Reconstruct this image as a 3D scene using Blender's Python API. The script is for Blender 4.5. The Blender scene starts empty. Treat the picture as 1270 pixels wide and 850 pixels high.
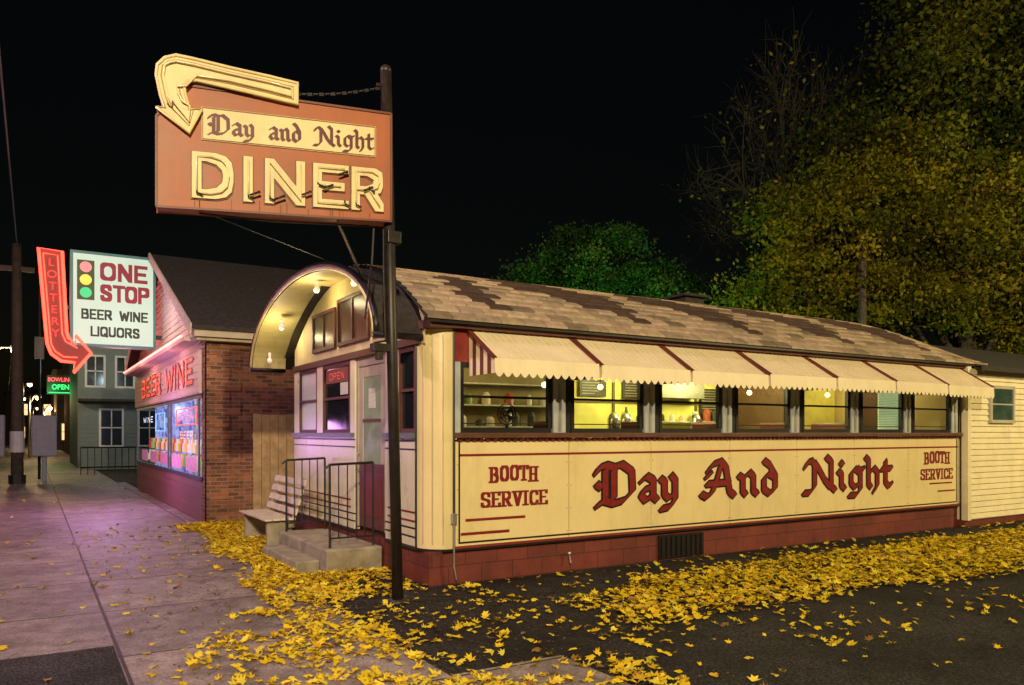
import bpy, math, random
import numpy as np
from mathutils import Vector, Matrix, noise
rnd = random.Random(7)
S = bpy.context.scene
COL = S.collection

# ------------------------------------------------------------------ helpers
def empty(name):
    o = bpy.data.objects.new(name, None); COL.objects.link(o); return o

class MB:
    def __init__(s, name, mat, parent=None, smooth=False, bevel=0.0):
        s.name=name; s.mat=mat; s.parent=parent; s.smooth=smooth; s.bevel=bevel
        s.v=[]; s.f=[]; s.c=[]; s.uv=None
        s.usec=False; MBS.append(s)
    def add(s, vs, fs, col=None):
        o=len(s.v); s.v+=[tuple(p) for p in vs]
        for f in fs:
            s.f.append(tuple(i+o for i in f)); s.c.append(col or (1,1,1,1))
        if col: s.usec=True
    def box(s,x0,x1,y0,y1,z0,z1,col=None):
        vs=[(x,y,z) for x in (x0,x1) for y in (y0,y1) for z in (z0,z1)]
        s.add(vs,[(0,1,3,2),(4,6,7,5),(0,4,5,1),(2,3,7,6),(0,2,6,4),(1,5,7,3)],col); return s
    def boxf(s,F,s0,s1,v0,v1,o0,o1,col=None):
        vs=[F(a,b,c) for a in (s0,s1) for b in (v0,v1) for c in (o0,o1)]
        s.add(vs,[(0,1,3,2),(4,6,7,5),(0,4,5,1),(2,3,7,6),(0,2,6,4),(1,5,7,3)],col); return s
    def beam(s,p,q,w,h,up=(0,0,1)):
        p=Vector(p);q=Vector(q);d=(q-p).normalized();u=Vector(up)
        a=d.cross(u)
        if a.length<1e-3: a=d.cross(Vector((1,0,0)))
        a.normalize(); b=a.cross(d).normalized()
        vs=[]
        for e in (p,q):
            for i,j in ((-1,-1),(1,-1),(1,1),(-1,1)): vs.append(e+a*i*w/2+b*j*h/2)
        s.add(vs,[(0,1,2,3),(7,6,5,4),(0,4,5,1),(1,5,6,2),(2,6,7,3),(3,7,4,0)]); return s
    def poly(s,pts,col=None):
        s.add(pts,[tuple(range(len(pts)))],col); return s
    def prism(s,F,pts,o0,o1):
        n=len(pts); vs=[F(a,b,o0) for a,b in pts]+[F(a,b,o1) for a,b in pts]
        fs=[tuple(range(n)),tuple(range(2*n-1,n-1,-1))]
        fs+=[(i,(i+1)%n,n+(i+1)%n,n+i) for i in range(n)]
        s.add(vs,fs); return s
    def tube(s,pts,r,n=8,closed=False,cap=True):
        pts=[Vector(p) for p in pts]; m=len(pts)
        rs=r if isinstance(r,(list,tuple)) else [r]*m
        vs=[];fs=[];prev=None
        for i,p in enumerate(pts):
            if closed: d=pts[(i+1)%m]-pts[i-1]
            else: d=pts[min(i+1,m-1)]-pts[max(i-1,0)]
            d.normalize()
            if prev is None:
                a=d.cross(Vector((0,0,1)))
                if a.length<.05: a=d.cross(Vector((1,0,0)))
            else: a=prev-d*prev.dot(d)
            a.normalize(); prev=a.copy(); b=d.cross(a)
            for k in range(n):
                t=2*math.pi*k/n; vs.append(p+a*math.cos(t)*rs[i]+b*math.sin(t)*rs[i])
        for i in range(m if closed else m-1):
            j=(i+1)%m
            for k in range(n):
                l=(k+1)%n; fs.append((i*n+k,i*n+l,j*n+l,j*n+k))
        if cap and not closed:
            fs.append(tuple(range(n))[::-1]); fs.append(tuple((m-1)*n+k for k in range(n)))
        s.add(vs,fs); return s
    def ball(s,c,r,n=12):
        c=Vector(c);vs=[];fs=[];m=n//2
        for i in range(m+1):
            a=math.pi*i/m
            for k in range(n):
                t=2*math.pi*k/n
                vs.append(c+Vector((math.sin(a)*math.cos(t),math.sin(a)*math.sin(t),math.cos(a)))*r)
        for i in range(m):
            for k in range(n): fs.append((i*n+k,(i+1)*n+k,(i+1)*n+(k+1)%n,i*n+(k+1)%n))
        s.add(vs,fs); return s
    def build(s):
        if not s.v: return None
        me=bpy.data.meshes.new(s.name)
        me.from_pydata(s.v,[],s.f); me.update()
        uvl=me.uv_layers.new(name="UVMap")
        uvs=np.zeros((len(me.loops),2),dtype=np.float32); li=0
        for p in me.polygons:
            n=p.normal; ax=max(range(3),key=lambda k:abs(n[k]))
            for vi in p.vertices:
                x,y,z=s.v[vi]
                uvs[li]=(y,z) if ax==0 else ((x,z) if ax==1 else (x,y)); li+=1
        uvl.data.foreach_set("uv",uvs.ravel())
        if s.usec:
            ca=me.color_attributes.new("Col",'FLOAT_COLOR','CORNER')
            arr=[]
            for p,c in zip(me.polygons,s.c): arr+=list(c)*len(p.vertices)
            ca.data.foreach_set("color",arr)
        if s.smooth: me.polygons.foreach_set("use_smooth",[True]*len(me.polygons))
        me.materials.append(s.mat)
        o=bpy.data.objects.new(s.name,me); COL.objects.link(o)
        if s.parent: o.parent=s.parent
        if s.bevel:
            b=o.modifiers.new("b",'BEVEL'); b.width=s.bevel; b.segments=2; b.limit_method='ANGLE'
        return o
MBS=[]

def npmesh(name,verts,nper,cols,mat,parent=None,faces=None):
    N=len(verts)//nper
    me=bpy.data.meshes.new(name)
    ft=np.array(faces); nf,fl=ft.shape
    idx=(np.arange(N)[:,None,None]*nper+ft[None]).reshape(-1)
    me.vertices.add(len(verts)); me.vertices.foreach_set("co",verts.astype(np.float32).ravel())
    me.loops.add(len(idx)); me.loops.foreach_set("vertex_index",idx.astype(np.int32))
    me.polygons.add(N*nf)
    me.polygons.foreach_set("loop_start",(np.arange(N*nf)*fl).astype(np.int32))
    me.polygons.foreach_set("loop_total",np.full(N*nf,fl,dtype=np.int32))
    me.update(calc_edges=True); me.validate()
    ca=me.color_attributes.new("Col",'FLOAT_COLOR','POINT')
    c4=np.ones((N*nper,4),dtype=np.float32); c4[:,:3]=np.repeat(cols,nper,axis=0)
    ca.data.foreach_set("color",c4.ravel())
    me.materials.append(mat)
    o=bpy.data.objects.new(name,me); COL.objects.link(o)
    if parent: o.parent=parent
    return o

# ------------------------------------------------------------------ materials
def newmat(name):
    m=bpy.data.materials.new(name); m.use_nodes=True
    nt=m.node_tree; return m,nt,nt.nodes,nt.links,nt.nodes["Principled BSDF"]
def M(name,col,rough=.6,metal=0,var=.15,scale=4,bump=0,bscale=60,emit=None,es=0,attr=False,dirt=0,spec=.5):
    m,nt,N,L,P=newmat(name)
    P.inputs["Roughness"].default_value=rough; P.inputs["Metallic"].default_value=metal
    P.inputs["Specular IOR Level"].default_value=spec
    tc=N.new("ShaderNodeTexCoord")
    nz=N.new("ShaderNodeTexNoise"); nz.inputs["Scale"].default_value=scale; nz.inputs["Detail"].default_value=8; nz.inputs["Roughness"].default_value=.65
    L.new(tc.outputs["Object"],nz.inputs["Vector"])
    mp=N.new("ShaderNodeMapRange"); mp.inputs[1].default_value=.3; mp.inputs[2].default_value=.7
    mp.inputs[3].default_value=1-var; mp.inputs[4].default_value=1+var
    L.new(nz.outputs["Fac"],mp.inputs[0])
    mx=N.new("ShaderNodeVectorMath"); mx.operation='SCALE'
    if attr:
        at=N.new("ShaderNodeAttribute"); at.attribute_name="Col"; L.new(at.outputs["Color"],mx.inputs[0])
    else: mx.inputs[0].default_value=col[:3]
    L.new(mp.outputs[0],mx.inputs["Scale"])
    out=mx.outputs[0]
    if dirt:
        n2=N.new("ShaderNodeTexNoise"); n2.inputs["Scale"].default_value=1.0; n2.inputs["Detail"].default_value=10; n2.inputs["Roughness"].default_value=.7
        mm=N.new("ShaderNodeMapping"); mm.inputs["Scale"].default_value=(4,4,1.1); L.new(tc.outputs["Object"],mm.inputs[0]); L.new(mm.outputs[0],n2.inputs["Vector"])
        r=N.new("ShaderNodeMapRange"); r.inputs[1].default_value=.5; r.inputs[2].default_value=.8; r.inputs[3].default_value=0; r.inputs[4].default_value=dirt
        L.new(n2.outputs["Fac"],r.inputs[0])
        mi=N.new("ShaderNodeMix"); mi.data_type='RGBA'; mi.inputs["B"].default_value=(.16,.09,.04,1)
        L.new(r.outputs[0],mi.inputs["Factor"]); L.new(out,mi.inputs["A"]); out=mi.outputs["Result"]
    L.new(out,P.inputs["Base Color"])
    rv=N.new("ShaderNodeMapRange"); rv.inputs[3].default_value=max(0,rough-.1); rv.inputs[4].default_value=min(1,rough+.12)
    L.new(nz.outputs["Fac"],rv.inputs[0]); L.new(rv.outputs[0],P.inputs["Roughness"])
    if bump:
        nb=N.new("ShaderNodeTexNoise"); nb.inputs["Scale"].default_value=bscale; nb.inputs["Detail"].default_value=4
        L.new(tc.outputs["Object"],nb.inputs["Vector"])
        b=N.new("ShaderNodeBump"); b.inputs["Strength"].default_value=bump; b.inputs["Distance"].default_value=.01
        L.new(nb.outputs["Fac"],b.inputs["Height"]); L.new(b.outputs[0],P.inputs["Normal"])
    if emit:
        P.inputs["Emission Color"].default_value=(*emit,1); P.inputs["Emission Strength"].default_value=es
    return m
def EM(name,col,s):
    m,nt,N,L,P=newmat(name)
    P.inputs["Base Color"].default_value=(col[0]*.6,col[1]*.6,col[2]*.6,1)
    P.inputs["Emission Color"].default_value=(*col,1); P.inputs["Emission Strength"].default_value=s
    return m
def EMN(name,c1,c2,s,scale):
    m,nt,N,L,P=newmat(name)
    tc=N.new("ShaderNodeTexCoord"); v=N.new("ShaderNodeTexVoronoi"); v.inputs["Scale"].default_value=scale; v.distance='CHEBYCHEV'
    mm=N.new("ShaderNodeMapping"); mm.inputs["Scale"].default_value=(1,.5,1.6); L.new(tc.outputs["Object"],mm.inputs[0]); L.new(mm.outputs[0],v.inputs["Vector"])
    r=N.new("ShaderNodeValToRGB"); r.color_ramp.elements[0].color=(*c1,1); r.color_ramp.elements[1].color=(*c2,1)
    sp=N.new("ShaderNodeSeparateColor"); L.new(v.outputs["Color"],sp.inputs[0]); L.new(sp.outputs[0],r.inputs[0])
    L.new(r.outputs[0],P.inputs["Emission Color"]); P.inputs["Emission Strength"].default_value=s; P.inputs["Base Color"].default_value=(.1,.1,.15,1)
    return m
def glass(name,fac=.12,tint=(1,1,1),rough=.02,k=.6):
    m,nt,N,L,P=newmat(name)
    N.remove(P); o=N["Material Output"]
    t=N.new("ShaderNodeBsdfTransparent"); t.inputs[0].default_value=(*tint,1)
    g=N.new("ShaderNodeBsdfGlossy"); g.inputs["Roughness"].default_value=rough
    f=N.new("ShaderNodeFresnel"); f.inputs["IOR"].default_value=1.45
    a=N.new("ShaderNodeMath"); a.operation='MULTIPLY_ADD'; a.inputs[1].default_value=k; a.inputs[2].default_value=fac; L.new(f.outputs[0],a.inputs[0])
    x=N.new("ShaderNodeMixShader"); L.new(a.outputs[0],x.inputs[0]); L.new(t.outputs[0],x.inputs[1]); L.new(g.outputs[0],x.inputs[2])
    L.new(x.outputs[0],o.inputs["Surface"]); return m
def brickmat(name,c1,c2,mortar,bw,bh,ms,rough=.85,offset=.5,shift=(0,0),bump=.6,stain=.4,msm=.1,crack=False,rvar=0):
    m,nt,N,L,P=newmat(name)
    tc=N.new("ShaderNodeTexCoord"); mp=N.new("ShaderNodeMapping"); mp.inputs["Location"].default_value=(shift[0],shift[1],0)
    L.new(tc.outputs["UV"],mp.inputs[0])
    b=N.new("ShaderNodeTexBrick"); b.inputs["Scale"].default_value=1; b.inputs["Brick Width"].default_value=bw; b.inputs["Row Height"].default_value=bh
    b.inputs["Mortar Size"].default_value=ms; b.inputs["Mortar Smooth"].default_value=msm; b.offset=offset
    b.inputs["Color1"].default_value=(*c1,1); b.inputs["Color2"].default_value=(*c2,1); b.inputs["Mortar"].default_value=(*mortar,1)
    L.new(mp.outputs[0],b.inputs["Vector"])
    nz=N.new("ShaderNodeTexNoise"); nz.inputs["Scale"].default_value=1.3; nz.inputs["Detail"].default_value=12; nz.inputs["Roughness"].default_value=.75
    L.new(tc.outputs["Object"],nz.inputs["Vector"])
    r=N.new("ShaderNodeMapRange"); r.inputs[1].default_value=.3; r.inputs[2].default_value=.7; r.inputs[3].default_value=1-stain; r.inputs[4].default_value=1+stain
    L.new(nz.outputs["Fac"],r.inputs[0])
    fac=r.outputs[0]
    n2=N.new("ShaderNodeTexNoise"); n2.inputs["Scale"].default_value=90; n2.inputs["Detail"].default_value=3; L.new(tc.outputs["Object"],n2.inputs["Vector"])
    if crack:
        vo=N.new("ShaderNodeTexVoronoi"); vo.feature='DISTANCE_TO_EDGE'; vo.inputs["Scale"].default_value=.42
        w=N.new("ShaderNodeTexNoise"); w.inputs["Scale"].default_value=2.2; w.inputs["Detail"].default_value=6; L.new(tc.outputs["Object"],w.inputs["Vector"])
        va=N.new("ShaderNodeVectorMath"); va.operation='MULTIPLY_ADD'; va.inputs[1].default_value=(.8,.8,.8); L.new(w.outputs["Color"],va.inputs[0]); L.new(tc.outputs["Object"],va.inputs[2]); L.new(va.outputs[0],vo.inputs["Vector"])
        cr=N.new("ShaderNodeMapRange"); cr.inputs[1].default_value=0; cr.inputs[2].default_value=.006; cr.inputs[3].default_value=.4; cr.inputs[4].default_value=1; L.new(vo.outputs["Distance"],cr.inputs[0])
        n3=N.new("ShaderNodeTexNoise"); n3.inputs["Scale"].default_value=38; n3.inputs["Detail"].default_value=6; n3.inputs["Roughness"].default_value=.8; L.new(tc.outputs["Object"],n3.inputs["Vector"])
        sp=N.new("ShaderNodeMapRange"); sp.inputs[1].default_value=.35; sp.inputs[2].default_value=.65; sp.inputs[3].default_value=.5; sp.inputs[4].default_value=1.45; L.new(n3.outputs["Fac"],sp.inputs[0])
        n4=N.new("ShaderNodeTexNoise"); n4.inputs["Scale"].default_value=3.2; n4.inputs["Detail"].default_value=9; n4.inputs["Roughness"].default_value=.78; L.new(tc.outputs["Object"],n4.inputs["Vector"])
        s4=N.new("ShaderNodeMapRange"); s4.inputs[1].default_value=.38; s4.inputs[2].default_value=.58; s4.inputs[3].default_value=.5; s4.inputs[4].default_value=1.1; L.new(n4.outputs["Fac"],s4.inputs[0])
        for other in (cr,sp,s4):
            a1=N.new("ShaderNodeMath"); a1.operation='MULTIPLY'; L.new(fac,a1.inputs[0]); L.new(other.outputs[0],a1.inputs[1]); fac=a1.outputs[0]
    v=N.new("ShaderNodeVectorMath"); v.operation='SCALE'; L.new(b.outputs["Color"],v.inputs[0]); L.new(fac,v.inputs["Scale"])
    L.new(v.outputs[0],P.inputs["Base Color"]); P.inputs["Roughness"].default_value=rough
    if rvar:
        rr_=N.new("ShaderNodeMapRange"); rr_.inputs[1].default_value=.3; rr_.inputs[2].default_value=.7; rr_.inputs[3].default_value=rough-rvar; rr_.inputs[4].default_value=rough+rvar; L.new(nz.outputs["Fac"],rr_.inputs[0]); L.new(rr_.outputs[0],P.inputs["Roughness"])
    a=N.new("ShaderNodeMath"); a.operation='MULTIPLY_ADD'; a.inputs[1].default_value=-1.5; L.new(b.outputs["Fac"],a.inputs[0]); L.new(n2.outputs["Fac"],a.inputs[2])
    bp=N.new("ShaderNodeBump"); bp.inputs["Strength"].default_value=bump; bp.inputs["Distance"].default_value=.008
    L.new(a.outputs[0],bp.inputs["Height"]); L.new(bp.outputs[0],P.inputs["Normal"])
    return m
def asphaltmat(name="asphalt",base=(.0135,.0125,.012)):
    m,nt,N,L,P=newmat(name)
    tc=N.new("ShaderNodeTexCoord")
    def nz(sc,d=6):
        n=N.new("ShaderNodeTexNoise"); n.inputs["Scale"].default_value=sc; n.inputs["Detail"].default_value=d; n.inputs["Roughness"].default_value=.7
        L.new(tc.outputs["Object"],n.inputs["Vector"]); return n
    big=nz(.7,8); fine=nz(55,5)
    vo=N.new("ShaderNodeTexVoronoi"); vo.feature='DISTANCE_TO_EDGE'; vo.inputs["Scale"].default_value=.55
    w=nz(2.5,6); va=N.new("ShaderNodeVectorMath"); va.operation='MULTIPLY_ADD'; va.inputs[1].default_value=(.7,.7,.7)
    L.new(w.outputs["Color"],va.inputs[0]); L.new(tc.outputs["Object"],va.inputs[2]); L.new(va.outputs[0],vo.inputs["Vector"])
    cr=N.new("ShaderNodeMapRange"); cr.inputs[1].default_value=0; cr.inputs[2].default_value=.012; cr.inputs[3].default_value=.3; cr.inputs[4].default_value=1
    L.new(vo.outputs["Distance"],cr.inputs[0])
    r1=N.new("ShaderNodeMapRange"); r1.inputs[1].default_value=.35; r1.inputs[2].default_value=.65; r1.inputs[3].default_value=.55; r1.inputs[4].default_value=1.7; L.new(big.outputs["Fac"],r1.inputs[0])
    r2=N.new("ShaderNodeMapRange"); r2.inputs[1].default_value=.42; r2.inputs[2].default_value=.68; r2.inputs[3].default_value=.2; r2.inputs[4].default_value=5.0; L.new(fine.outputs["Fac"],r2.inputs[0])
    m1=N.new("ShaderNodeMath"); m1.operation='MULTIPLY'; L.new(r1.outputs[0],m1.inputs[0]); L.new(r2.outputs[0],m1.inputs[1])
    m2=N.new("ShaderNodeMath"); m2.operation='MULTIPLY'; L.new(m1.outputs[0],m2.inputs[0]); L.new(cr.outputs[0],m2.inputs[1])
    v=N.new("ShaderNodeVectorMath"); v.operation='SCALE'; v.inputs[0].default_value=base; L.new(m2.outputs[0],v.inputs["Scale"])
    L.new(v.outputs[0],P.inputs["Base Color"]); P.inputs["Roughness"].default_value=.8; P.inputs["Specular IOR Level"].default_value=.2
    bp=N.new("ShaderNodeBump"); bp.inputs["Strength"].default_value=1.0; bp.inputs["Distance"].default_value=.02
    L.new(fine.outputs["Fac"],bp.inputs["Height"]); L.new(bp.outputs[0],P.inputs["Normal"])
    return m

cream=M("cream_enamel",(.80,.66,.33),.30,var=.07,scale=1.2,dirt=.20)
cream_front=M("cream_enamel_front",(.74,.70,.48),.3,var=.08,scale=2,dirt=.25)
hoodcream=M("hood_soffit_paint",(.76,.66,.30),.55,var=.12,scale=3,dirt=.3)
redpaint=M("dark_red_paint",(.22,.028,.02),.45,var=.25,scale=8)
redletter=M("letter_red",(.21,.012,.012),.4,var=.2,scale=12)
black=M("black_paint",(.012,.01,.01),.4,var=.2)
brown=M("brown_trim",(.10,.035,.02),.5,var=.3,scale=8)
found=brickmat("painted_block_foundation",(.17,.032,.022),(.14,.026,.02),(.09,.018,.014),.42,.2,.008,rough=.6,stain=.5,bump=.5)
asphalt=asphaltmat()
walk=brickmat("concrete_sidewalk",(.33,.265,.25),(.22,.18,.175),(.03,.025,.025),1.93,1.75,.014,rough=.55,offset=0,shift=(-.58,.4),stain=.6,bump=1.0,msm=.3,crack=True,rvar=.15)
concrete=M("concrete",(.32,.28,.20),.85,var=.4,scale=5,bump=.6,bscale=50,dirt=.4)
brick=brickmat("red_brick",(.38,.13,.055),(.14,.05,.03),(.26,.20,.13),.21,.072,.009,bump=.9,stain=.5)
awn=M("awning_aluminium",(.88,.76,.50),.42,var=.06,scale=2,dirt=.14)
awnbrown=M("awning_brown",(.15,.032,.022),.5,var=.2)
greypost=M("grey_white_post",(.42,.45,.44),.4,var=.15)
clap=M("white_clapboard",(.78,.70,.45),.6,var=.1,dirt=.25)
clap2=M("store_clapboard",(.78,.70,.64),.6,var=.1,dirt=.2)
darkroof=M("dark_roof_shingle",(.035,.028,.026),.9,var=.5,scale=12,bump=.6,bscale=30)
shing=M("roof_shingles",(1,1,1),.85,var=.28,scale=9,bump=.5,bscale=80,attr=True)
signbrown=M("sign_brown_metal",(.38,.105,.03),.5,var=.18,scale=2.5,dirt=.45)
signcream=M("sign_cream",(.80,.66,.33),.5,var=.1,scale=6,dirt=.3)
signletter=M("sign_text_maroon",(.10,.012,.012),.5)
tubecream=M("neon_tube_unlit",(.86,.74,.46),.15,var=.05)
polem=M("black_steel",(.018,.014,.013),.45,var=.5,scale=10,dirt=.25)
metal=M("galv_metal",(.45,.43,.40),.4,metal=.8,var=.2)
wood=M("fence_wood",(.36,.24,.12),.8,var=.35,scale=6,dirt=.4)
whitep=M("bench_white_paint",(.66,.58,.44),.6,var=.2,dirt=.4)
iron=M("wrought_iron",(.012,.011,.011),.4,var=.3)
gl=glass("window_glass",.02,(.94,.94,.88))
darkgl=M("dark_window_glass",(.012,.014,.016),.06,var=.3,spec=.3)
frost=M("frosted_glass",(.60,.66,.62),.3,var=.15,scale=20)
intwall=M("interior_yellow_wall",(.74,.68,.17),.6,var=.25,scale=1.5)
intolive=M("interior_olive_wall",(.26,.20,.08),.6,var=.3,scale=2)
intdark=M("interior_dark_panel",(.11,.055,.025),.6,var=.3)
intgreen=M("interior_blind_painted_glow",(.55,.70,.42),.6,var=.1,emit=(.62,.80,.42),es=.42)  # own emission stands in for light coming through the blind
steel=M("stainless",(.5,.5,.45),.25,metal=.9)
bark=M("bark",(.05,.04,.028),.9,var=.4,scale=15,bump=.6)
bulb=M("bulb_glass",(.9,.85,.7),.3,emit=(1,.88,.6),es=.45)

def leafmat(name,tr=.35):
    m,nt,N,L,P=newmat(name)
    at=N.new("ShaderNodeAttribute"); at.attribute_name="Col"
    L.new(at.outputs["Color"],P.inputs["Base Color"]); P.inputs["Roughness"].default_value=.65; P.inputs["Specular IOR Level"].default_value=.15
    t=N.new("ShaderNodeBsdfTranslucent"); L.new(at.outputs["Color"],t.inputs[0])
    x=N.new("ShaderNodeMixShader"); x.inputs[0].default_value=tr
    L.new(P.outputs[0],x.inputs[1]); L.new(t.outputs[0],x.inputs[2]); L.new(x.outputs[0],N["Material Output"].inputs["Surface"])
    return m
leafm=leafmat("foliage",.5); fallm=leafmat("fallen_leaf",.12)

# ------------------------------------------------------------------ frames
YS=7.8; XF=3.72
FS=lambda s,v,o:(s,YS-o,v)
FF=lambda s,v,o:(XF-o,s,v)

# ------------------------------------------------------------------ pen lettering
BL={
'a':([[(.06,.54),(.2,.66),(.36,.56),(.36,.12),(.46,.03)],[(.34,.38),(.12,.30),(.06,.16),(.16,.03),(.34,.14)]],.56),
'y':([[(.0,.58),(.1,.5),(.1,.16),(.2,.05),(.36,.16)],[(.28,.66),(.38,.54),(.38,.02),(.24,-.18),(.02,-.22)]],.56),
'n':([[(.0,.58),(.1,.5),(.1,.12),(.18,.03)],[(.12,.5),(.28,.66),(.38,.54),(.38,.12),(.48,.03)]],.58),
'd':([[(.10,.98),(.24,.86),(.40,.56),(.40,.16),(.24,.02),(.09,.14),(.09,.46),(.22,.6),(.36,.50)]],.58),
'i':([[(.0,.58),(.1,.5),(.1,.14),(.2,.03)],[(.07,.86),(.14,.79)]],.32),
'g':([[(.36,.52),(.22,.65),(.09,.50),(.09,.18),(.2,.05),(.36,.18)],[(.3,.66),(.39,.56),(.39,-.02),(.25,-.2),(.03,-.2)],[(.38,.6),(.5,.64)]],.56),
'h':([[(.0,1.0),(.1,.9),(.1,.12),(.18,.03)],[(.12,.48),(.28,.65),(.39,.52),(.39,.08),(.27,-.12)]],.56),
't':([[(.12,.86),(.12,.16),(.22,.03),(.33,.10)],[(-.02,.6),(.32,.62)]],.38),
'D':([[(.0,.78),(.08,.92),(.24,.98),(.42,.92),(.62,.99),(.86,.80),(.88,.30),(.66,.06),(.42,.0),(.2,.08),(.02,-.04)],[(.22,.86),(.22,.14)],[(.42,.84),(.42,.14)],[(.02,.50),(.12,.42)]],1.04),
'A':([[(.08,.74),(.2,.92),(.40,1.0),(.52,.84),(.62,.14),(.74,.02)],[(.40,.88),(.30,.50),(.18,.14),(.04,.02),(-.08,.10)],[(.06,.38),(.60,.40)],[(.04,.58),(.14,.66)]],.86),
'N':([[(-.02,.74),(.06,.90),(.18,.94),(.26,.80),(.26,.16),(.12,-.04),(-.06,-.04)],[(.26,.88),(.40,.66),(.56,.34),(.72,.12)],[(.62,1.04),(.76,.90),(.76,.12),(.88,.0)]],.98),
' ':([], .34)}
SL={
'B':([[(.12,0),(.12,1)],[(0,1),(.44,1),(.56,.88),(.56,.64),(.44,.52),(.14,.52)],[(.44,.52),(.6,.4),(.6,.12),(.46,0),(0,0)]],.84),
'O':([[(.28,1),(.52,1),(.66,.8),(.66,.2),(.52,0),(.28,0),(.12,.2),(.12,.8),(.28,1)]],.88),
'T':([[(.34,0),(.34,1)],[(0,1),(.68,1)],[(.02,.8),(.02,1)],[(.66,.8),(.66,1)],[(.2,0),(.48,0)]],.84),
'H':([[(.12,0),(.12,1)],[(.6,0),(.6,1)],[(.12,.5),(.6,.5)],[(0,0),(.24,0)],[(0,1),(.24,1)],[(.48,0),(.72,0)],[(.48,1),(.72,1)]],.88),
'S':([[(.58,.74),(.58,.9),(.44,1),(.22,1),(.1,.88),(.1,.64),(.22,.54),(.46,.48),(.58,.36),(.58,.12),(.44,0),(.22,0),(.08,.12),(.08,.26)]],.78),
'E':([[(.12,0),(.12,1)],[(0,1),(.56,1),(.56,.82)],[(.12,.52),(.42,.52)],[(0,0),(.58,0),(.58,.2)]],.76),
'R':([[(.12,0),(.12,1)],[(0,1),(.46,1),(.58,.88),(.58,.62),(.46,.5),(.12,.5)],[(.34,.5),(.6,0),(.7,0)],[(0,0),(.26,0)]],.84),
'V':([[(.1,1),(.36,0),(.6,1)],[(0,1),(.24,1)],[(.48,1),(.72,1)]],.84),
'I':([[(.14,0),(.14,1)],[(0,0),(.28,0)],[(0,1),(.28,1)]],.42),
'C':([[(.62,.74),(.6,.9),(.46,1),(.26,1),(.12,.82),(.12,.18),(.26,0),(.46,0),(.62,.14),(.62,.26)]],.8),' ':([],.5)}
OO=[(.2,1),(.42,1),(.56,.92),(.62,.78),(.62,.22),(.56,.08),(.42,0),(.2,0),(.06,.08),(0,.22),(0,.78),(.06,.92),(.2,1)]
SN={
'B':([[(0,0),(0,1),(.40,1),(.53,.9),(.53,.64),(.42,.53),(0,.53)],[(.42,.53),(.58,.42),(.58,.1),(.44,0),(0,0)]],.88),
'E':([[(.52,1),(0,1),(0,0),(.52,0)],[(0,.5),(.44,.5)]],.80),
'R':([[(0,0),(0,1),(.42,1),(.56,.88),(.56,.62),(.42,.5),(0,.5)],[(.3,.5),(.6,0)]],.88),
'W':([[(0,1),(.2,0),(.42,.8),(.64,0),(.84,1)]],1.12),
'I':([[(0,0),(0,1)]],.30),
'N':([[(0,0),(0,1),(.56,0),(.56,1)]],.86),
'L':([[(0,1),(0,0),(.5,0)]],.74),
'O':([OO],.92),'Q':([OO,[(.4,.22),(.66,-.06)]],.92),
'U':([[(0,1),(0,.2),(.08,.06),(.2,0),(.38,0),(.5,.06),(.58,.2),(.58,1)]],.88),
'S':([[(.54,.78),(.5,.92),(.38,1),(.18,1),(.05,.92),(0,.76),(.05,.62),(.18,.54),(.38,.47),(.52,.38),(.57,.24),(.51,.08),(.38,0),(.18,0),(.05,.08),(0,.22)]],.86),
'T':([[(.3,0),(.3,1)],[(0,1),(.6,1)]],.84),
'P':([[(0,0),(0,1),(.42,1),(.56,.88),(.56,.60),(.42,.48),(0,.48)]],.84),' ':([],.45)}
NE={
'D':([[(0,0),(0,1),(.3,1),(.52,.93),(.64,.78),(.68,.5),(.64,.22),(.52,.07),(.3,0),(0,0)]],0),
'I':([[(0,0),(0,1)]],0),
'N':([[(0,0),(0,1),(.68,0),(.68,1)]],0),
'E':([[(.66,0),(0,0),(0,1),(.66,1)],[(0,.5),(.56,.5)]],0),
'R':([[(0,0),(0,1),(.45,1),(.64,.9),(.66,.72),(.6,.54),(.4,.46),(0,.46)],[(.38,.46),(.68,0)]],0)}
def hull(P):
    P=sorted(set((round(a,6),round(b,6)) for a,b in P))
    def half(Q):
        H=[]
        for p in Q:
            while len(H)>1 and (H[-1][0]-H[-2][0])*(p[1]-H[-2][1])-(H[-1][1]-H[-2][1])*(p[0]-H[-2][0])<=0: H.pop()
            H.append(p)
        return H
    a=half(P);b=half(P[::-1]); return a[:-1]+b[:-1]
def pen(mb,F,strokes,sx,sy,x0,v0,nw,nh,ang,off,th=0,mirror=1):
    c,s_=math.cos(ang),math.sin(ang); k=0
    nib=[(c*i*nw/2-s_*j*nh/2,s_*i*nw/2+c*j*nh/2) for i in(-1,1) for j in(-1,1)]
    for st in strokes:
        pts=[(x0+mirror*a*sx,v0+b*sy) for a,b in st]
        for p,q in zip(pts[:-1],pts[1:]):
            h=hull([(p[0]+a,p[1]+b) for a,b in nib]+[(q[0]+a,q[1]+b) for a,b in nib])
            o=off+k*.00025; k+=1
            if th: mb.prism(F,h,o,o-th)
            else: mb.poly([F(a,b,o) for a,b in h])
def text(mb,F,txt,font,x0,x1,v0,h,nw,nh,ang,off,arc=0,inset=0):
    tot=sum(font[c][1] for c in txt)-.24*(font is SN)-.1*(font is not SN); sx=abs(x1-x0)/tot; x=x0
    for i,c in enumerate(txt):
        st,ad=font[c]
        t=((x-x0)/(x1-x0)-.5+ad*sx/2/abs(x1-x0))*2
        pen(mb,F,st,sx,h,x,v0-arc*t*t,nw*h,nh*h,ang,off+(i%2)*.002); x+=ad*sx
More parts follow.
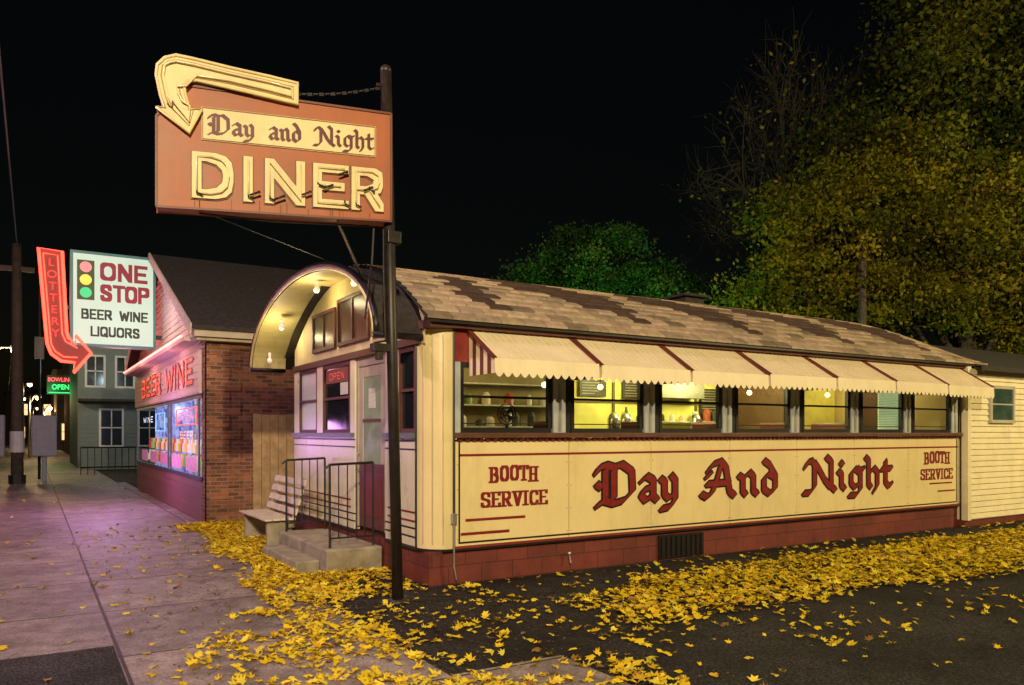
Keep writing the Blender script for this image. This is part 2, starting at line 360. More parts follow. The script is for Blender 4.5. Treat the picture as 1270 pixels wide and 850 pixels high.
def bfont(txt,name,mat,parent,M4,size,ext=.004,bold=.01,sx=1.0,space=1.0):
    cu=bpy.data.curves.new(name,'FONT'); cu.body=txt; cu.size=size; cu.extrude=ext; cu.offset=bold; cu.space_character=space
    cu.align_x='CENTER'; cu.align_y='CENTER'
    o=bpy.data.objects.new(name,cu); COL.objects.link(o)
    bpy.context.view_layer.update()
    dg=bpy.context.evaluated_depsgraph_get(); me=bpy.data.meshes.new_from_object(o.evaluated_get(dg))
    bpy.data.objects.remove(o); o=bpy.data.objects.new(name,me); COL.objects.link(o)
    me.materials.clear(); me.materials.append(mat)
    o.matrix_world=M4@Matrix.Diagonal((sx,1,1,1))
    if parent: o.parent=parent
    return o
def face_mat(loc,right,up=(0,0,1)):
    r=Vector(right).normalized(); u=Vector(up).normalized(); n=r.cross(u)
    m=Matrix((r,u,n)).transposed().to_4x4(); m.translation=Vector(loc); return m
def light(name,loc,power,col,r=.2,parent=None):
    l=bpy.data.lights.new(name,'POINT'); l.energy=power; l.color=col
    l.shadow_soft_size=r
    o=bpy.data.objects.new(name,l); o.location=loc; COL.objects.link(o)
    if parent: o.parent=parent
    return o

# ------------------------------------------------------------------ GROUND
g=MB("ground",M("bare_ground",(.03,.028,.022),.95,var=.4,scale=2,bump=.5)); g.poly([(-300,-300,-.14),(400,-300,-.14),(400,500,-.14),(-300,500,-.14)])
g=MB("parking_lot",asphalt); g.box(2.5,60,-12,30,-.13,-.006)
g=MB("sidewalk",walk)
g.box(-2.6,2.5,7.0,140,-.13,0)
g.box(.56,2.5,-14,6.998,-.13,0); g.box(2.502,3.45,-14,4.9,-.13,-.001); g.box(2.502,2.76,15.5,30,-.13,-.001)
g=MB("asphalt_patch",asphaltmat("asphalt_patch_mat",(.022,.020,.022))); g.box(-2.6,.556,-14,6.996,-.13,-.003)
g=MB("kerb",concrete,bevel=.02); g.box(-2.76,-2.602,-14,140,-.14,.004)
road=MB("road",asphaltmat("road_asphalt",(.03,.028,.027))); road.poly([(-14,-60,-.136),(-2.76,-60,-.136),(-2.76,200,-.136),(-14,200,-.136)])
rm=MB("road_marking",M("road_paint",(.7,.5,.08),.7)); rm.poly([(-8.4,-60,-.132),(-8.28,-60,-.132),(-8.28,200,-.132),(-8.4,200,-.132)])

# ------------------------------------------------------------------ DINER
D=empty("diner_building")
XE=14.3; YB=12.95
fd=MB("foundation",found,D); fd.box(XF+.03,XE,YS+.04,YB,-.05,.375)
fl=MB("floor",intdark,D); fl.box(XF+.1,XE-.1,YS+.1,YB-.1,.38,.45)
w=MB("side_wall_panels",cream,D,bevel=.006)
seams=[4.05,5.62,6.95,8.42,9.85,11.25,12.72,14.28]
for a,b in zip(seams[:-1],seams[1:]): w.box(a+.006,b-.006,YS+rnd.uniform(-.002,.002),YS+.06,.40,1.60)
sc_=MB("panel_screws",M("screw",(.25,.17,.08),.5),D)
for a,b in zip(seams[:-1],seams[1:]):
    for z in (.5,.78,1.06,1.34):
        for X in (a+.03,b-.03): sc_.ball((X,YS-.001,z),.007,6)
bk=MB("wall_backing",black,D); bk.box(4.03,XE,YS+.062,YS+.12,.39,1.62)
rl=MB("red_stripes",redletter,D)
rl.boxf(FS,4.10,14.25,1.434,1.460,.003,.006)
rl.boxf(FS,4.18,4.98,.695,.725,.003,.006); rl.boxf(FS,4.12,4.76,.54,.572,.003,.006)
rl.boxf(FS,13.35,14.05,.80,.825,.003,.006); rl.boxf(FS,13.6,14.15,.66,.685,.003,.006)
kl=MB("black_stripes",black,D)
kl.boxf(FS,4.09,14.2,.45,.47,.003,.006); kl.boxf(FS,4.09,4.11,.47,1.59,.003,.006); kl.boxf(FS,14.19,14.21,.45,1.59,.003,.006)
kl.box(3.9,XE,YS-.015,YS+.05,.372,.398)
sk=MB("red_skirt_strip",redpaint,D); sk.box(4.02,XE,YS-.02,YS-.003,.398,.425)
sill=MB("window_sill",brown,D,bevel=.008); sill.box(4.03,XE,YS-.07,YS+.14,1.64,1.70)
s2=MB("sill_bead",M("sill_bead_red",(.13,.02,.015),.4),D)
x=4.08
while x<14.2:
    s2.box(x,x+.05,YS-.03,YS+.02,1.602,1.638); x+=.09
hd=MB("header",redpaint,D); hd.box(4.03,XE,YS+.0,YS+.12,2.50,2.86)
fa=MB("eave_fascia",brown,D,bevel=.006); fa.box(3.7,14.6,YS-.10,YS+.1,2.862,2.955)
gu=MB("eave_gutter_line",black,D); gu.box(3.62,14.7,YS-.16,YS-.102,2.905,2.965)
divs=[4.19+1.445*i for i in range(8)]
fr=MB("window_frames",black,D); ps=MB("window_posts",greypost,D,bevel=.006); pn=MB("window_glass",gl,D)
ps2=MB("post_caps",metal,D)
for i in range(7):
    a=divs[i]+.03 if i else 4.12; b=divs[i+1]-.27
    ps.box(b+.02,b+.20,YS-.01,YS+.06,1.70,2.5)
    ps2.box(b+.09,b+.13,YS-.022,YS-.012,1.72,2.3)
    fr.box(b+.2,divs[i+1]+.03,YS+.02,YS+.08,1.70,2.5)
    fr.box(a,b,YS+.01,YS+.07,1.70,1.755); fr.box(a,b,YS+.01,YS+.07,2.44,2.5)
    fr.box(a,a+.045,YS+.012,YS+.068,1.755,2.44); fr.box(b-.045,b+.018,YS+.012,YS+.068,1.755,2.44)
    fr.box(a+.045,b-.045,YS+.014,YS+.06,2.10,2.128)
    fr.box(a+.045,b-.045,YS+.016,YS+.05,1.80,1.812)
    pn.poly([(a,YS+.035,1.72),(b,YS+.035,1.72),(b,YS+.035,2.46),(a,YS+.035,2.46)])
ps.box(4.04,4.115,YS-.01,YS+.06,1.70,2.5)
tb=MB("day_and_night_outline",black,D); tr=MB("day_and_night_lettering",redletter,D)
for wd,a,b in (("Day",6.03,7.42),("And",7.92,9.42),("Night",10.05,12.2)):
    text(tb,FS,wd,BL,a,b,.80,.50,.255,.115,math.radians(38),.004)
    text(tr,FS,wd,BL,a,b,.80,.50,.19,.045,math.radians(38),.010)
tl=MB("booth_service_lettering",redletter,D)
text(tl,FS,"BOOTH",SL,4.50,5.16,1.15,.165,.26,.13,0,.004,arc=.03)
text(tl,FS,"SERVICE",SL,4.38,5.30,.85,.16,.26,.13,0,.004)
text(tl,FS,"BOOTH",SL,13.2,13.98,1.18,.19,.26,.13,0,.004,arc=.03)
text(tl,FS,"SERVICE",SL,13.08,14.08,.89,.17,.26,.13,0,.004)
vg=MB("crawlspace_vent_grille",black,D)
vg.box(7.1,7.92,YS+.015,YS+.05,.02,.33)
for k in range(9): vg.box(7.14+k*.09,7.16+k*.09,YS+.0,YS+.012,.04,.31)
ub=MB("utility_outlet",metal,D,bevel=.005); ub.box(3.99,4.05,YS-.05,YS-.005,.68,.80)
ub.tube([(4.02,YS-.03,.68),(4.02,YS-.03,.2),(4.05,YS-.03,.05)],.012,6)
ub.ball((5.62,YS+.0,.22),.03,8); ub.tube([(5.62,YS,.22),(5.63,YS-.02,.1)],.012,6)
cp=MB("rounded_corner",cream,D,smooth=True); pr=[]
for i in range(25):
    t=math.pi/2*i/24
    pr.append((4.03-.31*math.sin(t) , 8.11-.31*math.cos(t)))
vs=[];fs=[]
for (px_,py_) in pr: vs+=[(px_,py_,.40),(px_,py_,2.86)]
for i in range(24): fs.append((2*i,2*i+2,2*i+3,2*i+1))
cp.add(vs,fs)
cb=MB("corner_bands",black,D)
def arcband(mb,z0,z1,o=.006):
    vs=[];fs=[]
    for i in range(25):
        t=math.pi/2*i/24; r=.31+o; X=4.03-r*math.sin(t); Y=8.11-r*math.cos(t); vs+=[(X,Y,z0),(X,Y,z1)]
    for i in range(24): fs.append((2*i,2*i+2,2*i+3,2*i+1))
    mb.add(vs,fs)
arcband(cb,.372,.398)
for ii in (0,24):
    t=math.pi/2*ii/24; r=.316; X=4.03-r*math.sin(t); Y=8.11-r*math.cos(t)
    cb.tube([(X,Y,.4),(X,Y,2.86)],.014,6)
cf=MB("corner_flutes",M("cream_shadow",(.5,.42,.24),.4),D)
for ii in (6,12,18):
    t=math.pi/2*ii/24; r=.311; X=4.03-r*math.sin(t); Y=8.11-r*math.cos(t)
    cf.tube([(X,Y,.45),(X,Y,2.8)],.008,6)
arcband(MB("corner_fascia",brown,D),2.862,2.955,.06)
fc=MB("corner_foundation",found,D)
vs=[];fs=[]
for i in range(13):
    t=math.pi/2*i/12; X=4.03-.27*math.sin(t); Y=8.11-.27*math.cos(t); vs+=[(X,Y,-.05),(X,Y,.372)]
for i in range(12): fs.append((2*i,2*i+2,2*i+3,2*i+1))
fc.add(vs,fs)
fw=MB("front_wall",cream_front,D,bevel=.005)
op=[(8.14,8.62,'w'),(9.03,10.10,'d'),(10.28,11.46,'w'),(11.74,12.66,'w')]
ys=[8.11]+[v for a,b,_ in op for v in (a,b)]+[YB]
for i in range(0,len(ys),2): fw.box(XF,XF+.08,ys[i],ys[i+1],.40,2.70)
for a,b,k in op:
    if k=='w': fw.box(XF+.001,XF+.079,a,b,.40,1.70)
fst=MB("front_black_stripes",black,D)
for z in (.50,.60,1.50,1.60): 
    for i in range(0,len(ys),2): fst.box(XF-.004,XF+.01,ys[i],ys[i+1],z,z+.018)
    for a,b,k in op:
        if k=='w': fst.box(XF-.0035,XF+.01,a,b,z,z+.018)
fst.box(XF-.012,XF+.05,8.11,9.03,.372,.398); fst.box(XF-.012,XF+.05,10.1,YB,.372,.398)
frr=MB("front_red_stripes",redletter,D)
for a,b in ((8.15,8.95),(10.25,12.9)):
    for z in (.68,.78): frr.box(XF-.005,XF+.01,a,b,z,z+.02)
fs_=MB("front_sill",M("front_sill_teal",(.12,.16,.16),.4),D)
for a,b in ((8.12,9.02),(10.11,YB)): fs_.box(XF-.05,XF+.06,a,b,1.64,1.70)
ff=MB("front_window_frames",brown,D); fg=MB("front_window_glass",darkgl,D)
for n_,(a,b,k) in enumerate(op):
    if k=='w':
        ff.box(XF+.0,XF+.05,a,a+.05,1.70,2.70); ff.box(XF+.0,XF+.05,b-.05,b,1.70,2.70)
        ff.box(XF+.002,XF+.048,a+.05,b-.05,2.64,2.70); ff.box(XF+.002,XF+.048,a+.05,b-.05,1.70,1.75)
        ff.box(XF+.004,XF+.046,a+.05,b-.05,2.18,2.215)
        if n_<3: fg.box(XF+.03,XF+.036,a+.04,b-.04,1.74,2.66)
fz=MB("frosted_front_window",frost,D); fz.box(XF+.03,XF+.037,11.78,12.62,1.74,2.66)
po=MB("window_open_sign",M("poster",(.18,.04,.03),.5,var=.3,scale=20),D); po.box(XF+.015,XF+.02,10.4,11.35,2.42,2.62)
onm=EM("open_neon",(1,.10,.05),.55)
FFm=lambda s,v,o:(XF+.012-o,11.3-s,v)
text(MB("open_sign_letters",onm,D),FFm,"OPEN",SN,.12,.75,2.47,.09,.14,.14,0,.0)
po2=MB("window_poster_pale",M("poster2",(.6,.6,.5),.5,var=.4,scale=30),D); po2.box(XF+.015,XF+.02,10.42,10.72,2.24,2.41)
dr=MB("front_door",M("door_maroon",(.12,.035,.03),.45,var=.2),D,bevel=.006)
dtan=MB("door_upper_frame",M("door_cream",(.42,.37,.27),.45,var=.15,dirt=.3),D,bevel=.006)
dtan.box(XF+.02,XF+.07,9.03,9.11,.45,2.70); dtan.box(XF+.02,XF+.07,10.02,10.10,.45,2.70); dtan.box(XF+.022,XF+.068,9.11,10.02,2.58,2.70)
dr.box(XF+.03,XF+.06,9.12,10.01,.46,1.30)
dp=MB("door_kick_panel",M("door_panel_red",(.17,.03,.025),.4,var=.3),D,bevel=.01); dp.box(XF+.02,XF+.03,9.24,9.89,.62,1.18)
dtan.box(XF+.03,XF+.06,9.12,9.26,1.30,2.57); dtan.box(XF+.03,XF+.06,9.87,10.01,1.30,2.57); dtan.box(XF+.031,XF+.059,9.26,9.87,2.43,2.57)
dg_=MB("door_glass",M("door_glass",(.14,.18,.15),.1,var=.5,scale=3,emit=(.70,.60,.32),es=.16),D); dg_.box(XF+.04,XF+.045,9.25,9.88,1.29,2.44)  # faint emission in the glass stands in for the lit room behind
MB("door_glass_bar",brown,D).box(XF+.025,XF+.038,9.26,9.87,1.84,1.88)
MB("door_notice",M("notice_paper",(.6,.6,.5),.6,var=.4,scale=40),D).box(XF+.034,XF+.039,9.45,9.68,2.02,2.28)
dh=MB("door_handle",metal,D); dh.tube([(XF+.02,9.94,1.2),(XF-.03,9.94,1.22),(XF-.03,9.94,1.42),(XF+.02,9.94,1.44)],.012,6)
yc=(7.62+13.13)/2; half=yc-7.62; rise=.98; R_=(half**2+rise**2)/(2*rise)
def ex(X): 
    if X<13.2: return 1
    t=(X-13.2)/1.7; return 1-.55*t*t
def rz(Y,X=5): return 2.95+(math.sqrt(max(0,R_**2-(Y-yc)**2))-(R_-rise))*ex(X)
ty=MB("front_tympanum",hoodcream,D); n=26
for i in range(n):
    a=7.9+(YB-7.9)*i/n; b=7.9+(YB-7.9)*(i+1)/n
    ty.add([(XF+.01,a,2.70),(XF+.01,b,2.70),(XF+.01,b,rz(b)-.03),(XF+.01,a,rz(a)-.03)],[(0,1,2,3)])
tw=MB("tympanum_window_frames",brown,D); twg=MB("tympanum_glass",M("transom_glass",(.03,.04,.02),.3,var=.6,scale=3,spec=.1),D)
for a,b,zt in ((8.45,9.45,3.42),(9.55,10.75,3.58),(10.85,11.9,3.50)):
    tw.box(XF-.03,XF+.0,a,b,2.92,2.97); tw.box(XF-.03,XF+.0,a,b,zt-.05,zt); tw.box(XF-.029,XF+.0,a,a+.05,2.97,zt-.05); tw.box(XF-.029,XF+.0,b-.05,b,2.97,zt-.05)
    twg.box(XF-.01,XF-.003,a+.05,b-.05,2.97,zt-.05)
    m_=(a+b)/2; tw.box(XF-.026,XF-.0,m_-.015,m_+.015,2.97,zt-.05)
fb=MB("front_frieze",brown,D); fb.box(XF-.03,XF+.008,8.0,12.95,2.702,2.79)
bw=MB("rear_walls",cream,D); bw.box(XF+.08,XE,YB-.08,YB,.40,2.93); bw.box(XE-.06,XE,YS+.13,YB-.09,.40,2.93)
rb=MB("roof_deck",darkroof,D)
xs=[3.60,5,7,9,11,13.2,13.8,14.3,14.9]; na=28
for i in range(len(xs)-1):
    for j in range(na):
        a=7.64+(13.11-7.64)*j/na; b=7.64+(13.11-7.64)*(j+1)/na
        rb.add([(xs[i],a,rz(a,xs[i])-.02),(xs[i+1],a,rz(a,xs[i+1])-.02),(xs[i+1],b,rz(b,xs[i+1])-.02),(xs[i],b,rz(b,xs[i])-.02)],[(0,1,2,3)])
re_=MB("roof_end",darkroof,D)
for j in range(na):
    a=7.64+(13.11-7.64)*j/na; b=7.64+(13.11-7.64)*(j+1)/na
    re_.add([(14.9,a,2.93),(14.9,b,2.93),(14.9,b,rz(b,14.9)-.02),(14.9,a,rz(a,14.9)-.02)],[(0,1,2,3)])
sh=MB("roof_shingles",shing,D)
A0=math.asin(half/R_); nc=36
for j in range(nc):
    a0=-A0+2*A0*j/nc; a1=-A0+2*A0*(j+1)/nc
    y0,y1=yc+R_*math.sin(a0),yc+R_*math.sin(a1)
    arc=(a0+A0)*R_
    if a0>A0*.55: continue
    X=3.62-(.16 if j%2 else 0)
    while X<14.9:
        X2=min(X+.31,14.92); Xa=max(X,3.62)
        q=((X+.75*arc+.6)/2.15)%1.0; q=abs(q-.5)*2
        dark=(q*1.1+abs(arc-1.30)/1.30<.90) and X>4.2
        f=rnd.uniform(.70,1.15)
        c=(.075*f,.040*f,.028*f,1) if dark else (.40*f,.30*f*rnd.uniform(.95,1.03),.205*f*rnd.uniform(.9,1.05),1)
        if not dark and rnd.random()<.08: c=tuple(v*.55 for v in c[:3])+(1,)
        sh.add([(Xa+.003,y0,rz(y0,X)+.018),(X2-.003,y0,rz(y0,X2)+.018),(X2-.003,y1+.02,rz(y1,X2)+.004),(Xa+.003,y1+.02,rz(y1,X)+.004),
                (Xa+.003,y0,rz(y0,X)-.01),(X2-.003,y0,rz(y0,X2)-.01)],[(0,1,2,3),(4,5,1,0)],c)
        X=X2 if X2<14.92 else 99
fsh=MB("roof_vent",darkroof,D,bevel=.02); fsh.box(9.7,10.15,10.0,10.4,3.8,4.08); fsh.box(9.62,10.23,9.92,10.48,4.08,4.13)
XA=3.18; hy=10.80; ha=2.80; hz=2.80; hb=1.10
def hp(t,da=0): return (hy-(ha+da)*math.cos(t), hz+(hb+da)*math.sin(t))
n=40
so=MB("hood_soffit",hoodcream,D,smooth=True); ho=MB("hood_outer",darkroof,D,smooth=True); hr=MB("hood_black_rim",black,D,smooth=True)
hi=MB("hood_cream_rim",cream,D,smooth=True)
for i in range(n):
    t0=math.pi*i/n; t1=math.pi*(i+1)/n
    for mb,da,xa,xb in ((so,-.05,XA+.01,XF+.02),(ho,.03,XA+.01,XF+.3)):
        a=hp(t0,da);b=hp(t1,da); mb.add([(xa,*a),(xb,*a),(xb,*b),(xa,*b)],[(0,1,2,3)])
    a=hp(t0,-.05);b=hp(t1,-.05);c=hp(t1,.03);d=hp(t0,.03)
    ho.add([(XA+.012,*a),(XA+.012,*b),(XA+.012,*c),(XA+.012,*d)],[(0,1,2,3)])
pts=[(XA,*hp(math.pi*i/n,.03)) for i in range(n+1)]; hr.tube(pts,.036,8)
pts=[(XA-.012,*hp(math.pi*i/n,-.022)) for i in range(n+1)]; hi.tube(pts,.022,8)
for e in (0,n):
    t=math.pi*e/n; a=hp(t,-.05);c=hp(t,.04)
    y0,y1=sorted((a[0],c[0])); hr.box(XA-.02,XF+.02,y0-.01,y1+.01,hz-.06,hz)
bu=MB("hood_bulbs",bulb,D,smooth=True)
for k,(yy,zz) in enumerate(((9.3,3.60),(10.8,3.74),(12.6,3.42),(13.35,2.95))):
    bu.ball((3.42,yy,zz-.03),.045,12); bu.tube([(3.42,yy,zz),(3.42,yy,zz+.1)],.022,8)
    if k<3: light("hood_bulb_light",(3.36,yy,zz-.16),10,(1,.80,.42),.05,D)
AWE=empty("window_awnings")
aw=MB("awning_sheets",awn,AWE); ab=MB("awning_bindings",awnbrown,AWE); ac=MB("awning_cheeks",awn,AWE); ar=MB("awning_ribs",awn,AWE); acb=MB("awning_cheek_stripes",awnbrown,AWE)
yT,zT,yB_,zB=YS-.02,2.86,YS-.60,2.49
for i in range(7):
    a,b=divs[i]+.02,divs[i+1]-.02; sag=rnd.uniform(-.015,.015); zb=zB+sag
    aw.add([(a,yT,zT),(b,yT,zT),(b,yB_,zb),(a,yB_,zb),(a,yT,zT-.012),(b,yT,zT-.012),(b,yB_+.004,zb-.012),(a,yB_+.004,zb-.012)],[(0,1,2,3),(7,6,5,4)])
    nr=16
    for k in range(nr+1):
        X=a+(b-a)*k/nr
        m_=ab if k in(0,nr) else ar; ww=.058 if k in(0,nr) else .009
        m_.beam((X,yT,zT+.006),(X,yB_-.004,zb+.006),ww,.016 if k in (0,nr) else .006)
    ns=13; vs=[];fs=[]; per=8
    top=zb
    for k in range(ns*per+1):
        X=a+(b-a)*k/(ns*per); ph=(k%per)/per; dz=.145+.05*math.sin(math.pi*ph)
        vs+=[(X,yB_-.006,top+.004),(X,yB_-.012,top-dz)]
    for k in range(ns*per): fs.append((2*k,2*k+2,2*k+3,2*k+1))
    aw.add(vs,fs)
    for X in ((a+.006),(b-.006)):
        m=7
        for k in range(m):
            t0=k/m;t1=(k+1)/m
            P=lambda t,zz:(X,yT+(yB_-yT)*t,zz)
            z0=zT+(zb-zT)*t0-.014; z1=zT+(zb-zT)*t1-.014
            (acb if k%2 else ac).add([P(t0,2.34),P(t1,2.34),P(t1,z1),P(t0,z0)],[(0,1,2,3)])
# interior
YI=10.3
MB("interior_olive_wall",intolive,D).box(4.1,7.35,YI,YI+.05,.45,2.88)
MB("interior_yellow_wall",intwall,D).box(7.35,11.15,YI,YI+.05,.45,2.88)
MB("interior_brown_wall",intdark,D).box(11.15,13.2,YI,YI+.05,.45,2.88)
MB("interior_end_wall",intwall,D).box(13.2,14.2,YI,YI+.05,.45,2.88)
MB("interior_ceiling",M("interior_ceiling",(.55,.50,.22),.6),D).box(3.85,14.2,YS+.14,YI,2.86,2.9)
itd=MB("interior_partitions",intdark,D); itd.box(11.15,11.2,9.1,YI,.45,2.86); itd.box(13.05,13.1,YS+.3,9.2,.45,2.86)
itd.box(4.3,10.9,9.55,9.9,.45,1.48)
trm=MB("interior_wall_trim",M("int_trim",(.12,.08,.02),.5),D)
for X in (7.35,8.3,9.25,10.2,11.1): trm.box(X,X+.05,YI-.03,YI-.002,.45,2.86)
trm.box(7.35,11.15,YI-.028,YI-.002,2.2,2.24)
menu=MB("menu_boards",M("menu_board",(.04,.03,.02),.5,var=.4),D)
for a,b,z0,z1 in ((7.6,8.15,2.3,2.58),(8.5,9.05,2.28,2.6),(10.3,10.95,1.95,2.5),(11.6,12.3,2.0,2.5)): menu.box(a,b,YI-.05,YI-.031,z0,z1)
mt=MB("menu_text_lines",M("menu_white",(.35,.32,.22),.5),D)
for a,b,z0,z1 in ((7.65,8.1,2.34,2.55),(8.55,9.0,2.32,2.57),(10.35,10.9,2.0,2.46),(11.65,12.25,2.05,2.46)):
    z=z0
    while z<z1: mt.box(a,a+(b-a)*rnd.uniform(.5,1),YI-.054,YI-.051,z,z+.012); z+=.045
igr=MB("window_blind",intgreen,D)
for k in range(30): igr.box(12.2,12.9,YS+.2,YS+.22,1.62+k*.028,1.642+k*.028)
ict=MB("counter_top",steel,D); ict.box(4.25,10.95,9.5,9.95,1.48,1.52)
shf=MB("interior_shelves",M("shelf_white",(.5,.5,.42),.4),D)
for z in (1.78,2.10,2.42): shf.box(4.6,7.2,10.05,10.28,z,z+.02)
shf.box(8.4,10.9,10.05,10.28,1.88,1.9)
rr=random.Random(3)
jr=[MB("shelf_jars_%d"%k,M("jar%d"%k,c,.3),D) for k,c in enumerate([(.6,.5,.35),(.35,.08,.04),(.08,.07,.05),(.2,.3,.08),(.7,.68,.6),(.05,.05,.04)])]
for z,xa,xb,yy in ((1.80,4.7,7.1,10.16),(2.12,4.7,7.1,10.16),(1.52,4.4,10.9,9.72),(1.90,8.5,10.8,10.16)):
    X=xa
    while X<xb:
        w_=rr.uniform(.05,.15); h_=rr.uniform(.08,.24)
        j=rr.choice(jr); j.tube([(X,yy,z),(X,yy,z+h_*.7),(X,yy,z+h_)],[w_/2,w_/2,w_*.25],10); X+=w_+rr.uniform(.03,.3)
eq=MB("coffee_urns",steel,D,smooth=True)
for X in (7.9,8.15,9.7): eq.tube([(X,9.75,1.52),(X,9.75,1.92),(X,9.75,1.99),(X,9.75,2.03)],[.10,.10,.07,.02],14)
MB("range_hood",M("range_hood_steel",(.25,.24,.2),.45,metal=.6),D).box(9.0,10.1,9.95,10.28,2.3,2.62)
hl=MB("hanging_lamps",EM("lamp_shade",(1,.85,.45),2.5),D,smooth=True); hc=MB("lamp_cords",black,D)
for X,Y in ((6.2,9.2),(7.2,9.2),(10.4,9.2),(12.2,9.0)):
    hl.ball((X,Y,2.38),.045,12); hc.tube([(X,Y,2.43),(X,Y,2.86)],.006,5)
fn=MB("box_fan",black,D)
c0=Vector((5.0,YS+.45,1.93))
for r_ in (.13,.09,.05): fn.tube([c0+Vector((math.cos(t)*r_,0,math.sin(t)*r_)) for t in [2*math.pi*k/20 for k in range(20)]],.007,5,closed=True)
for k in range(4):
    t=k*math.pi/2+.4; fn.poly([c0,c0+Vector((math.cos(t)*.11,.02,math.sin(t)*.11)),c0+Vector((math.cos(t+.8)*.11,-.02,math.sin(t+.8)*.11))])
fn.beam(c0+Vector((0,0,-.13)),c0+Vector((0,0,-.4)),.03,.03)
bt=MB("booth_seats",M("booth_vinyl",(.14,.03,.02),.4),D,bevel=.03)
for X in (5.7,7.2,8.6,10.1,11.4): bt.box(X,X+.12,YS+.2,YS+.95,.45,1.86)
light("interior_light",(5.6,9.2,2.7),22,(1,.82,.42),.2,D)
light("interior_light",(8.3,9.25,2.62),72,(1,.93,.42),.2,D); light("interior_light",(10.1,9.25,2.62),72,(1,.95,.42),.2,D)
light("interior_light",(12.2,9.2,2.6),20,(1,.72,.34),.2,D)
light("interior_light",(13.7,9.3,2.6),22,(1,.88,.42),.2,D)

# ------------------------------------------------------------------ ANNEX
AN=empty("clapboard_annex")
c1=MB("clapboard_siding",clap,AN)
z=.14
while z<2.86:
    c1.add([(14.4,YS-.12,z),(24,YS-.12,z),(24,YS-.095,z+.105),(14.4,YS-.095,z+.105),(14.4,YS-.095,z),(24,YS-.095,z)],[(0,1,2,3),(0,1,5,4)]); z+=.105
c2=MB("corner_board",clap,AN,bevel=.004); c2.box(14.33,14.44,YS-.14,YS-.02,.12,2.9)
c3=MB("annex_core",clap,AN); c3.box(14.42,23.98,YS-.09,YB,.12,2.9)
c4=MB("annex_foundation",found,AN); c4.box(14.36,24,YS-.07,YB,-.05,.118)
c5=MB("annex_roof",darkroof,AN)
c5.add([(14.5,YS-.3,2.9),(24.4,YS-.3,2.9),(24.4,10.4,3.75),(15.4,10.4,3.75),(14.5,13.2,2.9),(24.4,13.2,2.9)],[(0,1,2,3),(3,2,5,4),(0,3,4),(1,5,2)])
c5.box(14.5,24.4,YS-.3,YS-.28,2.82,2.905)
wg=MB("annex_window_frames",M("annex_window_trim",(.45,.42,.33),.5),AN); wgg=MB("annex_window_glass",M("annex_glass",(.04,.06,.045),.15,var=.5,emit=(.08,.20,.10),es=.10),AN)
for a in (15.15,16.55,18.5):
    b=a+.75
    wg.box(a-.06,b+.06,YS-.15,YS-.10,2.52,2.58); wg.box(a-.06,b+.06,YS-.16,YS-.10,1.88,1.94); wg.box(a-.06,a,YS-.15,YS-.10,1.94,2.52); wg.box(b,b+.06,YS-.15,YS-.10,1.94,2.52)
    wg.box(a,b,YS-.145,YS-.125,2.22,2.245); wgg.box(a,b,YS-.130,YS-.125,1.94,2.52)

# ------------------------------------------------------------------ STEPS / RAILS / BENCH / FENCE
st=MB("entrance_steps",concrete,bevel=.02); st.box(3.02,3.73,9.15,11.3,-.05,.29); st.box(2.72,3.018,9.4,11.0,-.05,.14)
def rail(name,Y,X0,X1,zf):
    r=MB(name,iron); h=1.02
    r.tube([(X0-.06,Y,zf+h-.05),(X0,Y,zf+h),(X1,Y,zf+h+.02)],.016,8)
    r.tube([(X0,Y,zf+.12),(X1,Y,zf+.12)],.011,6)
    r.tube([(X0,Y,zf-.02),(X0,Y,zf+h)],.015,8); r.tube([(X1,Y,zf-.02),(X1,Y,zf+h+.02)],.015,8)
    for k in range(1,5):
        X=X0+(X1-X0)*k/5; r.tube([(X,Y,zf+.12),(X,Y,zf+h)],.008,6)
    return r
rail("handrail",9.28,3.10,3.66,.29); rail("handrail.001",11.18,3.10,3.66,.29)
bn=empty("park_bench")
sl=MB("seat_slats",whitep,bn,bevel=.005); bs=MB("backrest_slats",whitep,bn,bevel=.005); lg=MB("concrete_legs",concrete,bn,bevel=.01)
for k in range(4): sl.box(2.84+k*.115,2.94+k*.115,11.35,13.0,.43,.455)
for k in range(4): 
    z=.54+k*.14; sl_x=3.30+k*.042; bs.beam((sl_x,11.35,z),(sl_x,13.0,z),.025,.095,up=(.3,0,1))
for Y in (11.5,12.85):
    lg.box(2.9,3.26,Y-.05,Y+.05,0,.43); lg.box(2.86,3.32,Y-.06,Y+.06,0,.06)
    lg.beam((3.27,Y,.35),(3.46,Y,1.02),.05,.05,up=(0,1,0))
fe=empty("wooden_fence"); fb_=MB("fence_boards",wood,fe,bevel=.004)
X=3.3
while X<6.5:
    fb_.box(X,X+.14,13.98,14.0,.0,2.02+rnd.uniform(-.02,.02)); X+=.146
MB("fence_rails",wood,fe).box(3.3,6.5,14.0,14.05,.4,.48).box(3.3,6.5,14.0,14.05,1.6,1.68)

